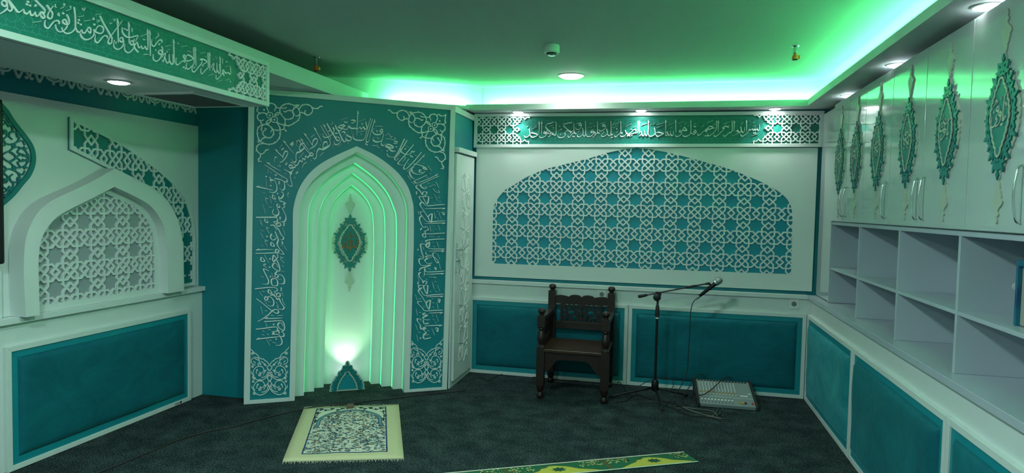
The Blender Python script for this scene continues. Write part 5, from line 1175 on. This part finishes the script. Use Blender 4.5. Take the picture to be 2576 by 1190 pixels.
M4_="80,460 150,530 215,590 225,620;220,620 230,560 260,500 300,500 305,540 270,610 215,670 165,695;t 210,365 160,445;d 228,445;d 203,462;225,310 300,400 410,530;350,375 400,340 395,380 350,385;400,345 385,420;t 455,310 480,330 470,300 455,400;490,290 560,380 650,490 700,540;530,270 620,400 690,500;590,180 660,270 730,370 740,400;740,400 750,320 790,275 830,290 825,340 770,410 690,455;t 640,330 670,385;765,75 840,200 910,335;t 780,195 715,250;885,40 960,170 1040,290 1055,370 1010,430;930,20 1000,140 1075,295;600,360 550,360 515,420 525,480 600,440 600,370;600,430 530,500 470,520 450,580 455,650 430,690 390,670 370,630;760,545 720,520 690,560 740,570 760,545;700,560 660,600 620,580 610,640 570,620 560,680 520,660 480,730 440,740 390,700 350,690;1010,380 990,330 940,350 930,440 1000,410 1050,380;1010,420 930,465 860,450 820,510 810,590 780,630 740,600;t 590,515 510,610;t 870,370 890,390;t 940,510 870,575;t 770,470 785,500;t 710,640 725,675;t 560,785 590,720 640,685;440,730 440,770 400,780 350,790 330,750 380,740 400,790 390,840 340,860 240,810;330,870 380,880 350,910 365,1010 385,1090 350,1110 290,1060;d 285,705;d 270,730;t 70,690 80,610 120,600 75,590;d 478,860;d 460,880;t 490,800 505,820;t 255,880 285,890;t 415,940 445,970;t 885,190 895,210"
M5_="790,90 785,300 775,500 770,710;620,330 660,320 730,340 690,380 630,390;t 360,315 530,260;d 470,370;d 520,375;t 815,355 985,290;990,360 1010,450 1020,520 970,545 930,490 890,545 840,500 790,540 700,510;770,520 700,530 620,520 560,470 540,540 480,550 400,530;480,480 430,440 340,460 310,500 400,520 440,490 390,470;400,540 330,590 240,520;165,500 200,560 190,630 120,700 30,750 -60,740 -80,660;230,440 260,520 300,590;20,400 100,540 190,690 270,820 330,830 330,770 290,730;d 905,415;t 110,435 165,400 155,365;d 80,590;310,600 350,680 390,770 370,850 300,920 230,930 205,880 210,820;d 240,650;d 275,650;d 255,745;385,630 440,610 480,640 430,690;t 545,600 550,640;t 640,600 655,650;t 805,620 985,585;t 300,975 380,905;t 545,870 565,910;t 165,930 185,990;400,770 440,850 500,840 540,790;500,680 560,720 630,760 620,820 540,830 490,780 520,720;1115,270 1060,450 1010,620 970,770 900,820 780,820 700,790 670,720 700,650;1165,290 1100,480 1040,680 1000,830 1020,870 1070,850 1075,790;1215,310 1150,530 1080,770;t 870,660 890,670 870,690;d 990,915;d 1025,935;t 1230,465 1415,475;1420,570 1380,550 1350,580 1380,620 1420,600 1400,650 1330,680 1240,680 1180,640 1160,580 1210,520;t 1250,560 1280,610 1310,580;1440,660 1410,780 1380,880 1390,940 1450,950 1500,900;1390,830 1300,865 1210,850 1170,800 1220,740;t 1275,740 1300,790 1340,770;t 1480,705 1560,650 1570,700;t 1590,680 1620,740 1660,720 1600,780 1490,785;t 1690,760 1740,780 1700,810 1620,800;1700,850 1770,860 1760,900 1680,900;d 1755,985;1510,930 1580,930 1680,990 1660,1020 1560,990 1500,960 1480,980 1560,1020;1560,1020 1640,1090 1740,1090;t 1145,945 1230,960 1290,950;t 1280,960 1310,1010 1350,990;t 1380,1070 1400,1085;d 1530,1085"
M6_="250,125 200,230 140,350 80,430 40,435 -20,420 -45,370;290,150 220,270 140,390 85,460 120,485 150,440;400,225 320,320 230,430 140,530 180,560 250,565;180,290 200,350 270,385 340,380 370,330;370,330 400,350 420,325;t 245,235 330,275;d 260,295;535,345 450,450 350,560 270,630 235,620 250,570 320,460;580,390 490,490 390,590 285,670;t 160,395 185,410;t 265,425 250,470 210,505;t 420,395 450,410;d 350,410;d 375,425;t 300,550 325,545;400,540 480,560 560,590 620,640 570,630 560,600 610,600;410,600 370,620 380,680 450,715 540,710 590,670;590,670 560,690 500,680 500,640 540,660;360,640 330,680 360,760 420,800;620,730 530,775 430,820 410,840 430,870;800,715 700,770 580,820 470,865 430,850;820,750 700,800 590,850 520,890 530,930 590,960 610,930 560,930;t 490,515 505,525;t 550,540 575,535;t 630,575 705,665;t 675,695 690,715;t 600,770 640,760;t 470,830 490,825;t 300,735 355,810;t 365,840 410,890;t 625,880 665,860;t 640,935 700,910 750,890 760,910;t 770,845 820,945;t 720,955 770,1010 830,1020 810,980;510,895 450,900 445,940 500,990 540,1060;545,1060 560,1010 620,1020 590,1080"
M7_="590,205 450,215 330,225 280,200 220,130 205,90 260,85 310,60;260,95 320,200 345,90 280,90;595,260 450,265 290,265;590,450 480,455 340,465 290,430 230,350 220,320 270,310;595,480 450,485 285,492;400,340 380,470 340,390 390,340;330,390 280,310 220,220 230,180 260,170 280,195;250,370 215,400 215,450 260,540 320,540 350,590;590,632 470,640 350,645 310,640 290,610 350,580;310,640 260,650 265,690 300,690 300,650;585,722 450,725 330,740 300,760 340,780 300,820 340,860;360,760 350,830 310,840 320,790 360,790;580,870 450,870 340,865;580,900 470,900 350,905;300,920 320,960 380,970 440,1000 490,1060 460,1070 410,960 420,930 470,930;300,800 230,800 230,860 250,940 270,1000 200,970;390,1000 330,980 300,990 330,1010 290,1040 330,1090 400,1080;270,1020 210,1020 205,1070 250,1120 380,1105;d 165,20;d 165,45;d 225,580;d 240,565;d 187,880;t 430,45 475,150;t 370,110 410,105;t 490,105 520,100;t 410,180 435,185;t 500,160 530,165;t 430,320 445,410;t 500,320 530,420;540,325 575,330 570,360 535,330;t 460,300 485,310;t 470,400 495,425;t 490,505 515,595;t 365,520 380,610;t 400,525 430,530;t 440,570 475,580;t 410,600 430,600;t 350,680 390,685;t 390,680 430,690;t 480,685 515,690;t 235,750 255,760;t 405,770 425,775;t 465,755 500,850;t 410,830 450,840;t 190,300 200,360;t 255,830 280,890;t 305,900 325,905;t 330,1000 365,1015;t 480,950 515,1025"
M8_="580,130 450,140 310,140 290,90 280,200;575,165 430,175 290,180;380,40 300,70 230,90 205,130;230,150 200,170 210,220 250,270 260,310;260,310 280,280 320,290 300,330;565,475 430,485 290,495 240,440 200,380 200,350 260,345 290,380;335,345 320,470 280,400 270,350 330,345;565,505 430,512 310,518;250,380 200,410 200,450 250,520 300,600 310,620;375,565 350,700 310,610 370,560;555,715 430,720 290,725 250,680 190,620 190,590 250,585;555,750 450,755 350,760;300,760 265,770 270,790 330,790 260,830 300,860 370,860;265,860 280,920 340,910 350,910;545,940 430,945 290,952;240,855 180,845 180,880 220,940 230,1000 290,970 310,980;310,980 270,1010 310,1050 270,1080 320,1090;275,1070 270,1140 330,1140 380,1125;d 225,1135;d 187,300;d 187,325;t 500,5 525,105;430,75 455,80 450,110 430,80;t 340,95 375,105;t 350,220 460,225;t 430,215 450,245;t 430,290 465,295;t 305,255 330,260;t 400,290 420,370 430,400;t 480,345 515,435;t 365,435 390,440;t 440,430 480,445;t 145,480 180,575;t 195,545 230,550;t 245,210 265,215;t 180,205 210,290;t 390,545 420,545;485,550 515,555 500,600 485,560;t 400,600 435,610;t 470,600 490,690;t 400,660 430,685;t 265,660 290,665;t 160,700 180,795;t 200,750 235,755;t 460,785 495,890;t 400,785 420,810;t 410,845 440,870;t 440,900 465,905;t 150,930 185,1020;t 190,1050 225,1050;t 395,990 420,1050 435,1090;445,985 485,985 475,1035 450,1000;t 330,1020 355,1025;t 320,1080 355,1085;t 165,1085 190,1175;t 220,870 240,880"
PQ=PB.off(-.012)
for tx,ox in ((BA,1300),(BB,1600)):
    b=NB(); relief(b,PQ,letters(PQ,ox,285,8.05,60,.0110,tx),-.004,.005); obj('lettering',b,M['relief'],bb)
PQ=PLB.off(-.012)
for tx,ox,oy,s in ((L1,0,0,10.72),(L2,180,30,10.72),(L3,360,90,9.083)):
    b=NB(); relief(b,PQ,letters(PQ,ox,oy,s,60,.0092,tx),-.004,.0015); obj('lettering',b,M['relief'],lb2)
PQ=MI.off(.012)
for tx,ox,oy,s,nib in ((M1_,630,720,7.436,150),(M2_,630,560,7.436,150),(M3_,630,400,6.61,130),(M4_,680,310,7.0,105),(M5_,820,270,9.917,62),(M6_,980,330,6.613,15),(M7_,1020,480,5.945,-30),(M8_,1020,660,5.945,-30)):
    b=NB(); relief(b,PQ,letters(PQ,ox,oy,s,nib,.0122,tx),-.006,.004); obj('lettering',b,M['relief'],mih)
